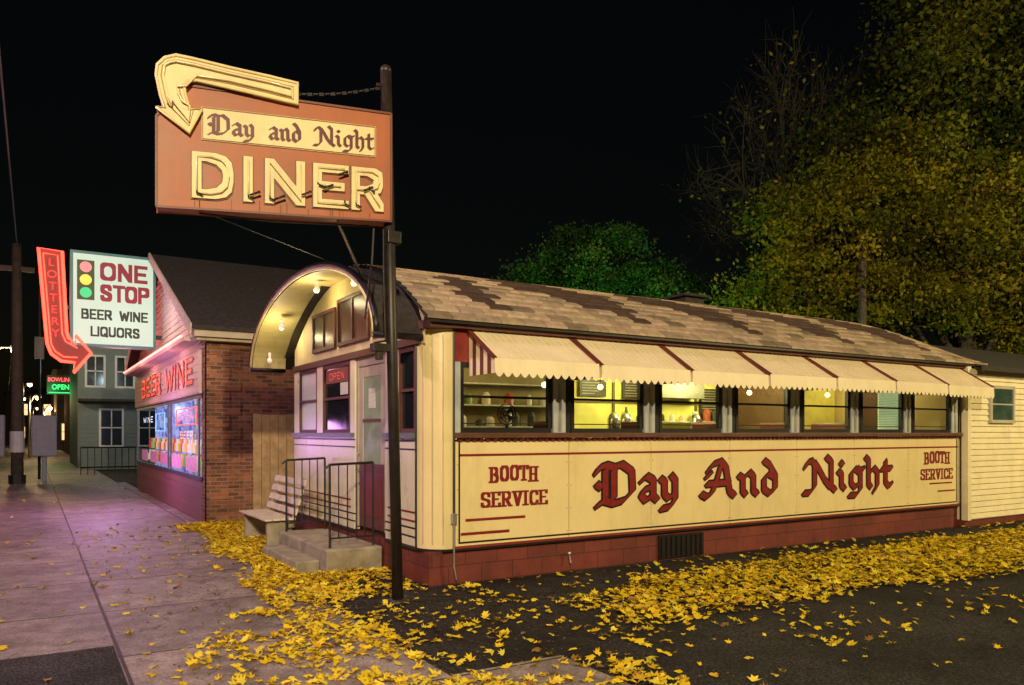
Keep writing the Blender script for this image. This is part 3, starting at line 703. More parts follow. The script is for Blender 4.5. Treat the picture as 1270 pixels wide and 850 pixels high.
# ------------------------------------------------------------------ ROADSIDE SIGN
SG=empty("diner_roadside_sign")
P0=Vector((.941,7.522,0)); dv=Vector((.9856,-.17,0)); nv=Vector((-.17,-.9856,0))
def FG(s,v,o): 
    p=P0+dv*s+nv*o; return (p.x,p.y,v+.03*s)
pl=MB("sign_pole",polem,SG,smooth=True); pb=Vector((3.12,7.25,-.02)); pt=Vector((3.0,7.27,5.30))
pl.tube([pb,pt],.055,20); pl.tube([pb,pb+Vector((0,0,.06))],.10,20)
pl.ball(pt,.058,14)
def polez(z): return pb+(pt-pb)*((z+.02)/5.32)
bd=MB("sign_cabinet",signbrown,SG,bevel=.008)
body=[(0,3.70),(2.10,3.715),(2.10,4.77),(.25,4.80),(0,4.50)]
bd.prism(FG,body,0,-.20)
tm=MB("sign_cabinet_edge",M("sign_edge_dark",(.16,.045,.02),.5,var=.3),SG)
for p,q in zip(body,body[1:]+body[:1]): tm.beam(FG(p[0],p[1],.004),FG(q[0],q[1],.004),.02,.022,up=nv)
pa=MB("sign_text_panel",signcream,SG,bevel=.004); pa.boxf(FG,.37,1.95,4.325,4.625,.002,.014)
pt_=MB("sign_text_outline",signletter,SG)
for a,b in (((.38,4.335),(1.94,4.335)),((.38,4.615),(1.94,4.615)),((.38,4.335),(.38,4.615)),((1.94,4.335),(1.94,4.615))): pt_.beam(FG(*a,.016),FG(*b,.016),.006,.006,up=nv)
ts=MB("sign_blackletter_text",signletter,SG)
text(ts,FG,"Day",BL,.43,.82,4.39,.175,.19,.045,math.radians(38),.018)
text(ts,FG,"and",BL,.95,1.24,4.39,.175,.19,.045,math.radians(38),.018)
text(ts,FG,"Night",BL,1.37,1.91,4.39,.175,.18,.045,math.radians(38),.018)
dl=MB("diner_channel_letters",signcream,SG); de=MB("diner_letter_edges",M("letter_edge",(.16,.06,.025),.5),SG); dt=MB("diner_neon_tubes",tubecream,SG,smooth=True)
de2=MB("neon_electrodes",black,SG,smooth=True)
for ch,a,b in (("D",.33,.60),("I",.767,.767),("N",.955,1.235),("E",1.39,1.65),("R",1.75,1.98)):
    sx=(b-a)/.68 if b>a else 1
    pen(de,FG,NE[ch][0],sx,.335,a,3.835,.100,.100,0,.010,th=.008)
    pen(dl,FG,NE[ch][0],sx,.335,a,3.835,.080,.080,0,.030,th=.022)
    for stt in NE[ch][0]:
        pts=[(a+u*sx,3.835+v*.335) for u,v in stt]
        dt.tube([FG(u,v,.060) for u,v in pts],.0075,6)
        e=pts[0]; de2.tube([FG(e[0],e[1]+.03,.05),FG(e[0]+.0,e[1]+.0,.065),FG(e[0]+.05,e[1]-.02,.06)],.009,6)
for s_,v_ in ((.82,3.86),(1.04,3.84),(1.28,3.9),(1.48,3.98),(1.62,4.12),(1.86,3.99)):
    de2.tube([FG(s_-.04,v_-.015,.07),FG(s_+.04,v_+.02,.07)],.010,6); de2.ball(FG(s_+.04,v_+.02,.07),.014,8)
rs=MB("rust_runs",M("rust",(.14,.05,.02),.9,var=.4,scale=30),SG)
for k in range(14):
    s0=rnd.uniform(.1,2.0); rs.boxf(FG,s0,s0+rnd.uniform(.003,.007),3.70+rnd.uniform(0,.02),3.73+rnd.uniform(.01,.10),.0015,.003)
def arrow_outline(w,inset=0):
    o=inset
    return [(1.205-o,4.93-o),(.95,4.957-o),(.6,4.99-o),(.3,5.025-o),(.16,5.035-o),(.07+o*.7,5.00-o*.7),(.01+o,4.93),(.0+o,4.84),(.035+o,4.66),(.07+o,4.56+o*.2)]+[(.0+o*2.2,4.56+o)]+[(.27,4.36+o*1.6),(.37-o*1.6,4.58+o*.2),(.27-o,4.57+o),(.235-o,4.70),(.225-o,4.78-o*.4),(.26-o*.3,4.825-o),(.33,4.835+o*.6),(.6,4.805+o),(.95,4.765+o),(1.205-o,4.735+o)]
ar1=MB("arrow_body",signcream,SG)
O=arrow_outline(0)
def arrow_faces(mb,O,o0,o1):
    top=O[:10]; bot=list(reversed(O[13:]))
    def interp(ch,k,tot):
        L=[0]
        for p,q in zip(ch[:-1],ch[1:]): L.append(L[-1]+math.dist(p,q))
        t=L[-1]*k/tot
        for i in range(len(L)-1):
            if t<=L[i+1]+1e-9:
                f=(t-L[i])/(L[i+1]-L[i]); return (ch[i][0]+(ch[i+1][0]-ch[i][0])*f, ch[i][1]+(ch[i+1][1]-ch[i][1])*f)
        return ch[-1]
    K=24
    T=[interp(top,k,K) for k in range(K+1)]; B=[interp(bot,k,K) for k in range(K+1)]
    for k in range(K): mb.prism(FG,[T[k],T[k+1],B[k+1],B[k]],o0,o1)
    mb.prism(FG,[O[10],O[11],O[12],(O[12][0]-.1,O[12][1]-.005),(O[10][0]+.08,O[10][1])],o0,o1)
arrow_faces(ar1,O,.05,-.20)
are=MB("arrow_raised_edge",signcream,SG,smooth=True); ate=MB("arrow_neon_tube",tubecream,SG,smooth=True)
are.tube([FG(a,b,.055) for a,b in O],.014,6,closed=True)
ard=MB("arrow_shadow_line",M("arrow_line",(.40,.26,.10),.5),SG,smooth=True)
I_=arrow_outline(0,.04); ard.tube([FG(a,b,.052) for a,b in I_],.006,6,closed=True)
I_=arrow_outline(0,.06); ate.tube([FG(a,b,.075) for a,b in I_],.009,6,closed=True)
hg=MB("sign_chain",polem,SG)
a=Vector(FG(1.2,4.88,-.08)); b=polez(5.14)
for k in range(17):
    p=a.lerp(b,k/16); p.z-=.03*math.sin(math.pi*k/16); q=a.lerp(b,(k+.8)/16); q.z-=.03*math.sin(math.pi*(k+.8)/16)
    up=(0,0,1) if k%2 else (0,1,.2)
    hg.beam(p,q,.028,.010,up=up)
hg.tube([polez(5.14)+Vector((-.1,0,0)),polez(5.14)],.02,8)
cb_=MB("sign_guy_wires",polem,SG)
cb_.tube([FG(.35,3.72,-.1),(3.25,9.6,3.85)],.006,5); cb_.tube([FG(.35,3.69,-.1),FG(1.0,3.66,-.1),FG(1.9,3.68,-.1)],.010,5)
cb_.tube([FG(1.95,3.66,-.1),FG(1.93,3.3,-.1),(3.1,8.1,2.95)],.012,5); cb_.tube([FG(2.05,3.66,-.1),polez(3.3)+Vector((-.07,0,0)),polez(2.6)+Vector((-.065,0,0))],.010,5)
br=MB("sign_brace",metal,SG); br.beam(FG(1.60,3.70,-.1),(3.28,8.7,3.55),.02,.02)
jb=MB("pole_junction_box",polem,SG,bevel=.008); q=polez(2.52); jb.box(q.x-.22,q.x-.05,q.y-.06,q.y+.04,2.50,2.58); jb.box(q.x-.17,q.x-.11,q.y-.05,q.y+.03,2.42,2.5); jb.tube([(q.x-.2,q.y,2.58),(q.x-.05,q.y,2.62)],.012,6)
jb.box(q.x-.07,q.x+.07,q.y-.07,q.y+.07,3.58,3.70)

# ------------------------------------------------------------------ STORE
ST=empty("liquor_store_building")
XS=2.77; Y0,Y1,YR=15.35,26.4,20.85
bw_=MB("brick_side_wall",brick,ST); bw_.box(XS,9.5,Y0,Y0+.2,0,3.4)
bq=MB("brick_quoins",brick,ST)
for k in range(15): 
    w_=.62 if k%2 else .42
    bq.box(XS-.02,XS+w_,Y0-.02,Y0,k*.226,k*.226+.21)
    bq.box(XS-.02,XS,Y0-.02,Y0+.35,k*.226,k*.226+.21)
fas=MB("eave_fascia_board",M("store_fascia",(.50,.43,.30),.6,dirt=.3),ST); fas.box(XS-.25,9.6,Y0-.28,Y0+.02,3.46,3.62); fas.box(XS-.2,9.5,Y0-.2,Y0+.02,3.40,3.455)
rf=MB("store_roof",darkroof,ST)
rf.add([(XS-.3,Y0-.32,3.58),(14,Y0-.32,3.58),(14,YR,5.98),(XS-.3,YR,5.98),(XS-.3,Y1+.3,3.58),(14,Y1+.3,3.58),
        (XS-.3,Y0-.32,3.66),(14,Y0-.32,3.66),(14,YR,6.06),(XS-.3,YR,6.06),(XS-.3,Y1+.3,3.66),(14,Y1+.3,3.66)],
       [(0,1,2,3),(3,2,5,4),(6,7,8,9),(9,8,11,10),(0,6,9,3),(3,9,10,4),(0,1,7,6)])
gb=MB("gable_clapboards",clap2,ST); z=3.3
while z<5.85:
    hw=(5.98-z)/2.4*(YR-Y0+.3)-.1; hw=min(hw,5.5)
    if hw>0: gb.add([(XS-.03,YR-hw,z),(XS-.03,YR+hw,z),(XS,YR+hw,z+.14),(XS,YR-hw,z+.14),(XS,YR-hw,z),(XS,YR+hw,z)],[(0,1,2,3),(0,1,5,4)])
    z+=.14
gt=MB("gable_trim",M("gable_trim",(.6,.52,.46),.6),ST)
for sgn in (-1,1): gt.beam((XS-.32,YR,5.99),(XS-.32,YR+sgn*5.8,3.58),.03,.20)
pink=M("store_pink_fascia",(.68,.52,.47),.6,var=.1)
fp=MB("fascia_panels",pink,ST); fp.box(XS-.06,XS,Y0+.36,Y1,2.45,3.42)
for k in range(7): fp.box(XS-.07,XS-.06,Y0+.4,Y1,2.47+k*.135,2.58+k*.135)
ca=MB("canopy_top",pink,ST); ca.box(XS-.35,XS,Y0+.3,Y1,3.425,3.5)
nred=EM("neon_red",(1,.055,.03),4.5); npink=EM("neon_pink",(1,.26,.22),3.0)
nt_=MB("canopy_neon",npink,ST); nt_.tube([(XS-.37,Y0+.4,3.52),(XS-.37,Y1,3.52)],.026,6)
nb=EM("neon_text_red",(1,.03,.02),.9)
FB=lambda s,v,o:(XS-.075-o,24.6-s,v)
bwt=MB("beer_wine_lettering",nb,ST); bwk=MB("beer_wine_backing",M("letter_back",(.10,.01,.01),.5),ST)
for wd,a,b in (("BEER",.2,3.9),("WINE",4.7,8.3)):
    text(bwk,FB,wd,SN,a,b,2.70,.44,.40,.30,0,.003); text(bwt,FB,wd,SN,a,b,2.70,.44,.24,.15,0,.012)
bh=MB("bulkhead",M("bulkhead_pink",(.26,.11,.11),.6,dirt=.3),ST)
for k in range(5): bh.box(XS-.012*(k%2),XS+.05,Y0+.2,Y1,k*.155,.15+k*.155)
swf=MB("shop_window_frame",M("alu_frame",(.10,.09,.12),.4,metal=.2),ST)
swf.box(XS-.02,XS+.02,Y0+.2,Y1,.775,.86); swf.box(XS-.02,XS+.02,Y0+.2,Y1,2.36,2.45)
for Y in (15.6,16.05,19.6,20.0,26.3): swf.box(XS-.018,XS+.018,Y,Y+.07,.86,2.36)
gl2=glass("shop_glass",.02,(1,1,1),k=.12)
swg=MB("shop_window_glass",gl2,ST); swg.poly([(XS+.01,Y0+.2,.86),(XS+.01,Y1,.86),(XS+.01,Y1,2.36),(XS+.01,Y0+.2,2.36)])
sib=MB("shop_interior",M("shop_interior",(.35,.38,.55),.6,var=.4,scale=3),ST); sib.box(XS+1.6,XS+1.65,Y0+.2,Y1,0,3); sib.box(XS+.1,XS+1.6,Y0+.2,Y1,2.5,2.55); sib.box(XS+.1,XS+1.6,Y0+.2,Y1,.3,.6)
sdb=MB("shop_display_glow_panel",EMN("shop_display",(.02,.04,.30),(.40,.50,1.0),1.0,5.0),ST); sdb.box(XS+.5,XS+.52,19.8,Y1,.6,2.5)  # emissive panel, the lit window display is put into its colour
sdb=MB("shop_display_shelves_glow",EMN("shop_display2",(.06,.04,.14),(.55,.62,.62),.75,6.0),ST); sdb.box(XS+.5,XS+.52,Y0+.3,19.6,.6,2.5)  # second emissive panel, shelf light put into its colour
rr=random.Random(12)
bot=[MB("bottles_%d"%k,EM("bottle_%d"%k,c,.5),ST) for k,c in enumerate([(.1,.5,.15),(.8,.40,.08),(.8,.75,.8),(.7,.06,.05),(.9,.6,.2)])]
for z in (.9,1.25):
    Y=16.2
    while Y<26:
        b_=rr.choice(bot); b_.tube([(XS+.3,Y,z),(XS+.3,Y,z+.18),(XS+.3,Y,z+.22),(XS+.3,Y,z+.3)],[.05,.05,.02,.02],7); Y+=rr.uniform(.14,.3)
nm={k:EM("shop_neon_"+k,c,2.6) for k,c in dict(red=(1,.07,.06),blue=(.12,.3,1),white=(.8,.8,1),teal=(.1,.9,.7),orange=(1,.35,.08)).items()}
F2=lambda s,v,o:(XS+.06-o,26.3-s,v)
def ntxt(nmk,wd,a,b,z,h): text(MB("neon_word",nm[nmk],ST),F2,wd,SN,a,b,z,h,.14,.10,0,.0)
ntxt("red","OPEN",7.3,9.3,1.96,.18); ntxt("orange","BEER",7.6,9.2,1.58,.14); ntxt("white","WINE",.9,3.0,2.0,.14)
for (a,b,z0,z1,kk) in ((7.05,9.55,1.88,2.22,"red"),(3.6,5.2,1.75,2.2,"blue")):
    MB("neon_border",nm[kk],ST).tube([F2(a,z0,0),F2(b,z0,0),F2(b,z1,0),F2(a,z1,0)],.013,5,closed=True)
for i in range(5):
    MB("shop_poster_%d"%i,M("poster_pink%d"%i,(.75,.35,.55),.5,var=.5,scale=9,emit=(.8,.25,.5),es=.18),ST).boxf(lambda s,v,o:(XS-.0-o,s,v),16.3+i*1.9,17.6+i*1.9,.92,1.22,.0,.006)
light("shop_light",(XS+.3,18,2.3),16,(.65,.6,1),.1,ST); light("shop_light",(XS+.3,22.5,2.3),16,(.5,.55,1),.1,ST)
light("canopy_light",(XS-.9,17.5,3.2),32,(1,.44,.44),.3,ST); light("canopy_light",(XS-.9,22,3.2),36,(1,.44,.44),.3,ST)
light("shop_spill",(XS-1.5,19.0,1.5),120,(.85,.38,1),.5,ST)

SS=empty("shop_sign"); YSg=20.9
FO=lambda s,v,o:(.77+s,YSg-o,v)
MB("sign_cabinet",M("sign_cab_grey",(.2,.25,.25),.5),SS,bevel=.02).boxf(FO,0,1.83,3.74,5.97,-.3,0)
face=MB("lit_sign_face",M("lit_acrylic",(.25,.3,.26),.4,var=.05,emit=(.64,.92,.70),es=.60),SS); face.boxf(FO,.05,1.78,3.79,5.92,0,.008)
bord=MB("sign_face_border",M("border_teal",(.05,.2,.2),.4),SS)
for a,b,c,d in ((.0,1.83,3.74,3.80),(.0,1.83,5.91,5.97),(0,.06,3.80,5.91),(1.77,1.83,3.80,5.91)): bord.boxf(FO,a,b,c,d,.0,.03)
tmat=M("sign_red_text",(.20,.012,.03),.5,emit=(.45,.02,.05),es=.2); kmat=M("sign_black_text",(.01,.02,.015),.5)
t1=MB("one_stop_text",tmat,SS); t2=MB("beer_wine_liquors_text",kmat,SS)
text(t1,FO,"ONE",SN,.66,1.62,5.36,.35,.24,.24,0,.010); text(t1,FO,"STOP",SN,.66,1.66,4.86,.33,.24,.24,0,.010)
text(t2,FO,"BEER",SN,.25,.86,4.40,.20,.22,.22,0,.010); text(t2,FO,"WINE",SN,1.05,1.64,4.40,.20,.22,.22,0,.010)
text(t2,FO,"LIQUORS",SN,.44,1.46,4.00,.20,.22,.22,0,.010)
tlb=MB("traffic_light_icon",M("icon_dark",(.05,.09,.02),.5),SS,bevel=.02); tlb.boxf(FO,.14,.50,4.83,5.76,.008,.02)
for v_,c in ((5.60,(1,.30,.30)),(5.30,(1,.8,.1)),(5.0,(.05,.7,.25))):
    MB("icon_lamp",EM("icon_lamp",c,.65),SS).poly([FO(.32+.125*math.cos(t),v_+.125*math.sin(t),.024) for t in [2*math.pi*k/24 for k in range(24)]])
MB("sign_bracket",iron,SS).box(2.5,2.8,YSg+.1,YSg+.16,5.6,5.7).box(2.5,2.8,YSg+.1,YSg+.16,4.0,4.1)
light("sign_glow",(1.9,YSg-1.6,4.4),26,(1,.85,.78),.4,SS)

LA=empty("neon_arrow_sign")
FL=lambda s,v,o:(.14+s,YSg+.02-o,v)
out=[(.0,5.93),(.47,5.90),(.56,4.05),(.60,3.90),(.74,3.78),(.74,3.98),(1.06,3.58),(.70,3.10),(.72,3.34),(.45,3.36),(.25,3.52),(.17,3.75)]
ab_=MB("arrow_cabinet",M("arrow_face",(.12,.012,.008),.5,emit=(1,.03,.015),es=.10),LA)
ab_.prism(FL,[out[0],out[1],out[2],out[11]],0,-.25); ab_.prism(FL,[out[11],out[2],out[3],out[10]],0.001,-.249); ab_.prism(FL,[out[10],out[3],out[4],out[8],out[9]],.002,-.248); ab_.prism(FL,[out[5],out[6],out[7]],.003,-.247)
nn=MB("arrow_neon",nred,LA,smooth=True); nn.tube([FL(a,b,.05) for a,b in out],.036,8,closed=True)
inn=[(.09,5.82),(.38,5.80),(.47,4.0),(.54,3.82),(.78,3.68)]
nn.tube([FL(a,b,.05) for a,b in inn],.018,6); nn.tube([FL(a,b,.05) for a,b in [(.09,5.82),(.25,3.74),(.33,3.58),(.5,3.46),(.78,3.46)]],.018,6)
nlet=EM("lottery_letters_red",(1,.04,.025),1.0)
for i,ch in enumerate("LOTTERY"):
    bfont(ch,"lottery_letter",nlet,LA,face_mat(FL(.25+.015*i,5.62-i*.27,.03),(1,0,0)),.25,bold=.002)
light("arrow_neon_light",(-.3,YSg-1.0,4.6),45,(1,.10,.07),.5,LA); light("arrow_neon_light",(.3,YSg+.8,4.8),90,(1,.10,.07),.5,LA)
MB("arrow_bracket",iron,LA).box(.5,.95,YSg+.1,YSg+.16,4.6,4.68)

# ------------------------------------------------------------------ BACKGROUND STREET
def house(name,x0,x1,y0,y1,h,mat,roofh,wins,wmat):
    E=empty(name); MB("walls",mat,E).box(x0,x1,y0,y1,-.1,h)
    r=MB("roof",darkroof,E); xm=(x0+x1)/2
    r.add([(x0-.4,y0-.4,h),(x1+.4,y0-.4,h),(x1+.4,y1+.4,h),(x0-.4,y1+.4,h),(xm,y0-.4,h+roofh),(xm,y1+.4,h+roofh)],[(0,1,4),(0,4,5,3),(1,2,5,4),(3,5,2),(0,1,2,3)])
    tr_=MB("window_trim",M("wtrim",(.55,.6,.62),.6),E); gl_=MB("windows",wmat,E)
    for (a,z,w_,h_) in wins:
        tr_.box(a-.1,a+w_+.1,y0-.06,y0-.002,z-.1,z+h_+.1); gl_.box(a,a+w_,y0-.08,y0-.062,z,z+h_); tr_.box(a,a+w_,y0-.10,y0-.082,z+h_/2-.03,z+h_/2+.03); tr_.box(a+w_/2-.025,a+w_/2+.025,y0-.1,y0-.082,z,z+h_)
    return E
wd=M("house_window_dark",(.02,.03,.04),.15)
hm=M("blue_grey_siding",(.15,.20,.21),.7,var=.1,dirt=.2)
hh=house("clapboard_house",1.9,10,43,52,6.3,hm,2.5,[(2.3,4.0,.7,1.4),(3.6,4.0,.7,1.4),(4.9,4.0,.7,1.4),(2.9,1.1,.9,1.7),(4.6,1.1,.9,1.7)],wd)
MB("siding_courses",hm,hh)
for k in range(30):
    MBS[-1].box(1.9,10,42.975,43.0,k*.21,k*.21+.02)
MB("porch_roof",darkroof,hh).box(1.9,10,41.9,42.97,3.2,3.32)
light("porch_light",(3.5,38,4.5),130,(.70,.92,1),.3,hh)
E=house("storefront_building",2.5,12,62,80,7,M("brick_far",(.12,.06,.04),.8),1.5,[(3,4,.8,1.5),(4.6,4,.8,1.5)],wd)
E=house("storefront_building.001",2.2,10,90,120,8,M("stone_far",(.15,.12,.1),.8),1.0,[(2.6,1,1.5,1.6),(5,1,1.5,1.6)],EM("warm_shop",(1,.6,.25),1.5))
E=house("storefront_building.002",-4,9,170,185,9,M("stone_far2",(.15,.12,.1),.8),1.0,[(-3,.8,2,2),(0,.8,2,2),(3,.8,2,2),(-2,5,1.4,2),(2,5,1.4,2)],EM("warm_shop2",(1,.55,.25),1.8))
fr_=MB("metal_fence",iron)
for X in np.arange(1.7,6,.25): fr_.tube([(X,36,0),(X,36,1.1)],.02,5)
fr_.tube([(1.7,36,1.1),(6,36,1.1)],.03,5); fr_.tube([(1.7,36,.3),(6,36,.3)],.03,5)
BS=empty("bowling_sign")
MB("sign_box",M("bs",(.02,.03,.02),.5),BS).box(.80,2.25,55,55.3,4.05,5.2)
bfont("BOWLING","bowling_text",EM("n_r",(1,.06,.08),2.4),BS,face_mat((1.52,54.96,4.93),(1,0,0)),.34,bold=.004,sx=.85)
bfont("OPEN","open_text",EM("n_g",(.05,1,.2),1.8),BS,face_mat((1.52,54.96,4.48),(1,0,0)),.42,bold=.004,sx=.85)
ng=MB("green_neon_bar",EM("n_g2",(.05,1,.2),1.5),BS); ng.box(.9,2.15,54.9,54.96,4.12,4.16); MB("bracket",iron,BS).box(2.25,2.6,55.1,55.2,4.9,5.0)
light("bowling_glow",(1.0,54,4.2),80,(.1,1,.3),.4,BS)
def streetlamp(name,x,y,h,arm,col,power,bulbmat,r=.15,lr=.11):
    E=empty(name); p=MB("post",metal,E,smooth=True); p.tube([(x,y,-.05),(x,y,h*.6),(x,y,h)],[.11,.08,.06],12)
    p.tube([(x,y,h-.6),(x+arm[0]*.5,y+arm[1]*.5,h),(x+arm[0],y+arm[1],h)],.035,8)
    hd_=MB("lamp_head",metal,E,bevel=.03); hx,hy_=x+arm[0],y+arm[1]; hd_.box(hx-.2,hx+.2,hy_-.2,hy_+.2,h-.05,h+.08)
    MB("lamp_lens",bulbmat,E,smooth=True).ball((hx,hy_,h-.12),lr,12)
    if power: light("lamp_light",(hx,hy_,h-.45),power,col,r,E)
    return E
hot=EM("sodium_lens",(1,.6,.25),25); hotw=EM("violet_fill_lens",(.8,.75,1),20)
streetlamp("violet_fill_lamp",-5.2,-9.5,9.2,(1.6,.6),(1,.80,.50),14800,hot,.18)
streetlamp("violet_fill_lamp",-6.0,9.0,8.5,(1.6,0),(.93,.62,.84),1900,hotw,.2)  # unseen lamp added to tint the sidewalk mauve and fill the diner front
streetlamp("violet_fill_lamp",24,-4.0,9.0,(-1.2,.8),(1,.78,.34),7600,hot,.25)  # unseen extra lamp added to light the trees and leaves at right
streetlamp("violet_fill_lamp",17.5,20.8,4.6,(.5,.3),(.16,1,.34),620,EM("green_lens",(.4,1,.5),4),.25)
lf=EM("lens_far",(1,.62,.28),40)
streetlamp("violet_fill_lamp",-1.5,38,5.2,(.94,0),(1,.65,.3),450,lf,.15,.16)
for k,(x_,y_,h_) in enumerate(((-.1,62,4.2),(.9,80,4.0),(1.2,100,4.4),(.2,120,5),(-.6,80,6),(-1.2,100,5.5),(.6,140,4.5))):
    streetlamp("violet_fill_lamp",x_,y_,h_,(.5,0),(1,.65,.3),300 if k in (0,2,5) else 0,lf,.2,.16)
TP=MB("traffic_signal",black,bevel=.02); TP.tube([(1.5,70,0),(1.5,70,3.2)],.06,8); TP.box(1.35,1.65,69.8,70,2.4,3.3)
TP.box(1.47,1.53,69.78,69.8,2.45,2.5)
CAR=empty("parked_car")
cbm=MB("car_body",M("car_paint",(.05,.06,.08),.25),CAR,smooth=False,bevel=.06)
FC=lambda s,v,o:(-5.6+o,50+s,v)
cbm.prism(FC,[(0,.2),(4.3,.2),(4.35,.65),(3.9,.78),(3.2,.85),(2.6,1.3),(1.1,1.3),(.45,.85),(0,.75)],0,1.7)
MB("car_wheels",black,CAR).tube([(-5.62,50.8,.18),(-3.88,50.8,.18)],.30,14).tube([(-5.62,53.5,.18),(-3.88,53.5,.18)],.30,14)
MB("tail_lamps",EM("tail",(1,.05,.03),3),CAR).box(-5.5,-5.2,49.95,49.99,.6,.7).box(-4.3,-4.0,49.95,49.99,.6,.7)

UP=empty("utility_pole"); up=MB("pole_shaft",M("pole_wood",(.06,.045,.035),.8,var=.4,scale=6),UP,smooth=True)
ux,uy=-.40,30.9
up.tube([(ux,uy,-.05),(ux,uy,4),(ux-.02,uy,8.0)],[.19,.17,.14],14)
MB("pole_bands",M("band",(.45,.45,.5),.5),UP).tube([(ux,uy,1.05),(ux,uy,1.75)],.215,14)
MB("pole_base",black,UP).tube([(ux,uy,0),(ux,uy,.3)],.26,14)
MB("pole_crossarm",M("xarm",(.07,.05,.04),.8),UP).box(ux-.9,ux+.5,uy-.08,uy+.08,7.1,7.25)
cb2=MB("utility_cabinet",M("cabinet_grey",(.20,.21,.27),.6,dirt=.2),bevel=.04); cb2.box(.0,.75,30.9,31.5,.9,2.3); cb2.box(-1.35,-.75,31.0,31.5,.9,2.3); cb2.box(.3,.45,31.0,31.2,-.0,.9); cb2.box(-1.1,-.95,31.1,31.3,0,.9)
sp=MB("signal_post",iron); sp.tube([(.25,33.5,0),(.25,33.5,7.8)],.05,8); sp.box(.1,.4,33.3,33.45,4.4,5.2)
pw=MB("power_line",M("cable_grey",(.12,.12,.13),.5))
def wire(a,b,sag,r): 
    a=Vector(a);b=Vector(b); pts=[]
    for k in range(25):
        t=k/24; p=a.lerp(b,t); p.z-=sag*4*t*(1-t); pts.append(p)
    pw.tube(pts,r,5)
wire((ux,uy,7.9),(-.75,-10,11.6),.25,.022)
wire((ux,uy,7.4),(-3,140,8),.8,.03)
wire((23.8,16.2,8.8),(60,10,9.6),.5,.02); wire((23.8,16.2,8.3),(60,10,8.8),.5,.02)
RP=MB("utility_pole.001",M("pole_wood2",(.09,.07,.055),.8,var=.4,scale=6))

# ------------------------------------------------------------------ LEAVES
lobe=[(90,1.0),(68,.5),(48,.95),(22,.48),(0,.8),(-45,.42),(-90,.32),(-135,.42),(180,.8),(158,.48),(132,.95),(112,.5)]
T=np.array([[0,0,0]]+[[math.cos(math.radians(a))*r,math.sin(math.radians(a))*r,0] for a,r in lobe])
FT=[(0,i,i+1) for i in range(1,12)]+[(0,12,1)]
nr_=np.random.RandomState(5)
def dens(x,y):
    nz=noise.noise(Vector((x*.9,y*.9,0)))*.5+noise.noise(Vector((x*2.6,y*2.6,3)))*.35
    d=0
    if x>3.6 and y<7.75:
        lo=5.05-.25*max(0,min(1,(x-6)/4)); hi=6.7+.45*min(1,max(0,(x-4.5)/3))
        c=min((y-lo)/.45,(hi-y)/.35,(x-4.25)/.7)+nz*1.1
        d=max(d,min(1,max(0,c)))
        if y>6.6: d=max(d,.07+nz*.2)
    if 2.0<x<3.72 and 8.6<y<15.35 and not (x>2.7 and 9.1<y<11.3):
        c=min((x-2.25-.1*math.sin(y*2))/.3,(y-8.6)/.6)+nz*.9; d=max(d,min(1,max(0,c)))
    if 2.0<x<3.7 and 7.6<y<=9.2: d=max(d,max(0,(.35 if x<3.0 else .12)+nz*.7))
    if 1.0<x<3.7 and y<7.6:
        k=max(0,.20+nz*.75-abs(x-2.3)*.10)
        if x>2.6 and y>5.7: k*=.22
        d=max(d,k)
    if 3.5<x<9 and 3.8<y<6.2: d=max(d,max(0.02,.04+nz*.35))
    d=max(d,.007 if x<2 else .016)
    return d
pts=[];sml=[]
for tries in range(175000):
    if tries%3==0 : x=rnd.uniform(.5,4.2)
    else: x=rnd.uniform(-.8,19)
    y=rnd.uniform(3.2,15.3)
    if x>3.75 and y>7.78: continue
    de=dens(x,y)
    if rnd.random()<de*.76: pts.append((x,y)); sml.append(0)
    elif tries%12==0 and rnd.random()<.12+de: pts.append((x,y)); sml.append(1)
for k in range(60): pts.append((rnd.uniform(-.6,2.6),rnd.uniform(15,32))); sml.append(0)
n=len(pts); print("leaves",n)
sml=np.array(sml)
pts=np.array(pts); sc=nr_.uniform(.030,.070,n); sc=np.where(sml==1,nr_.uniform(.006,.018,n),sc)
yaw=nr_.uniform(0,6.28,n); tx=nr_.normal(0,.18,n); tyy=nr_.normal(0,.18,n)
V=np.repeat(T[None],n,0)*sc[:,None,None]
V[:,:,0]*=nr_.uniform(.65,1.1,n)[:,None]
rad=np.linalg.norm(V[:,:,:2],axis=2); V[:,:,2]=(nr_.uniform(-.4,1.1,n)[:,None])*rad**2/sc[:,None]*.5
V[:,:,2]+= nr_.normal(0,.1,(n,13))*sc[:,None]
c,s_=np.cos(yaw),np.sin(yaw); X=V[:,:,0]*c[:,None]-V[:,:,1]*s_[:,None]; Y=V[:,:,0]*s_[:,None]+V[:,:,1]*c[:,None]
Z=V[:,:,2]+X*tx[:,None]+Y*tyy[:,None]
Z-=Z.min(axis=1)[:,None]; dd=np.array([dens(a,b) for a,b in pts])
Z+= .003+nr_.uniform(0,.035,n)[:,None]*dd[:,None]
V=np.stack([X+pts[:,0:1],Y+pts[:,1:2],Z],2).reshape(-1,3)
pal=np.array([(.86,.62,.02),(.80,.54,.015),(.90,.70,.06),(.62,.38,.03),(.32,.18,.04),(.70,.60,.05)])
ci=nr_.choice(6,n,p=[.32,.24,.20,.11,.06,.07]); cc=pal[ci]*nr_.uniform(.68,1.06,n)[:,None]
cc=np.where(sml[:,None]==1,np.array([[.22,.13,.05]])*nr_.uniform(.4,1.6,n)[:,None],cc)
npmesh("fallen_leaves",V,13,cc,fallm,faces=FT)

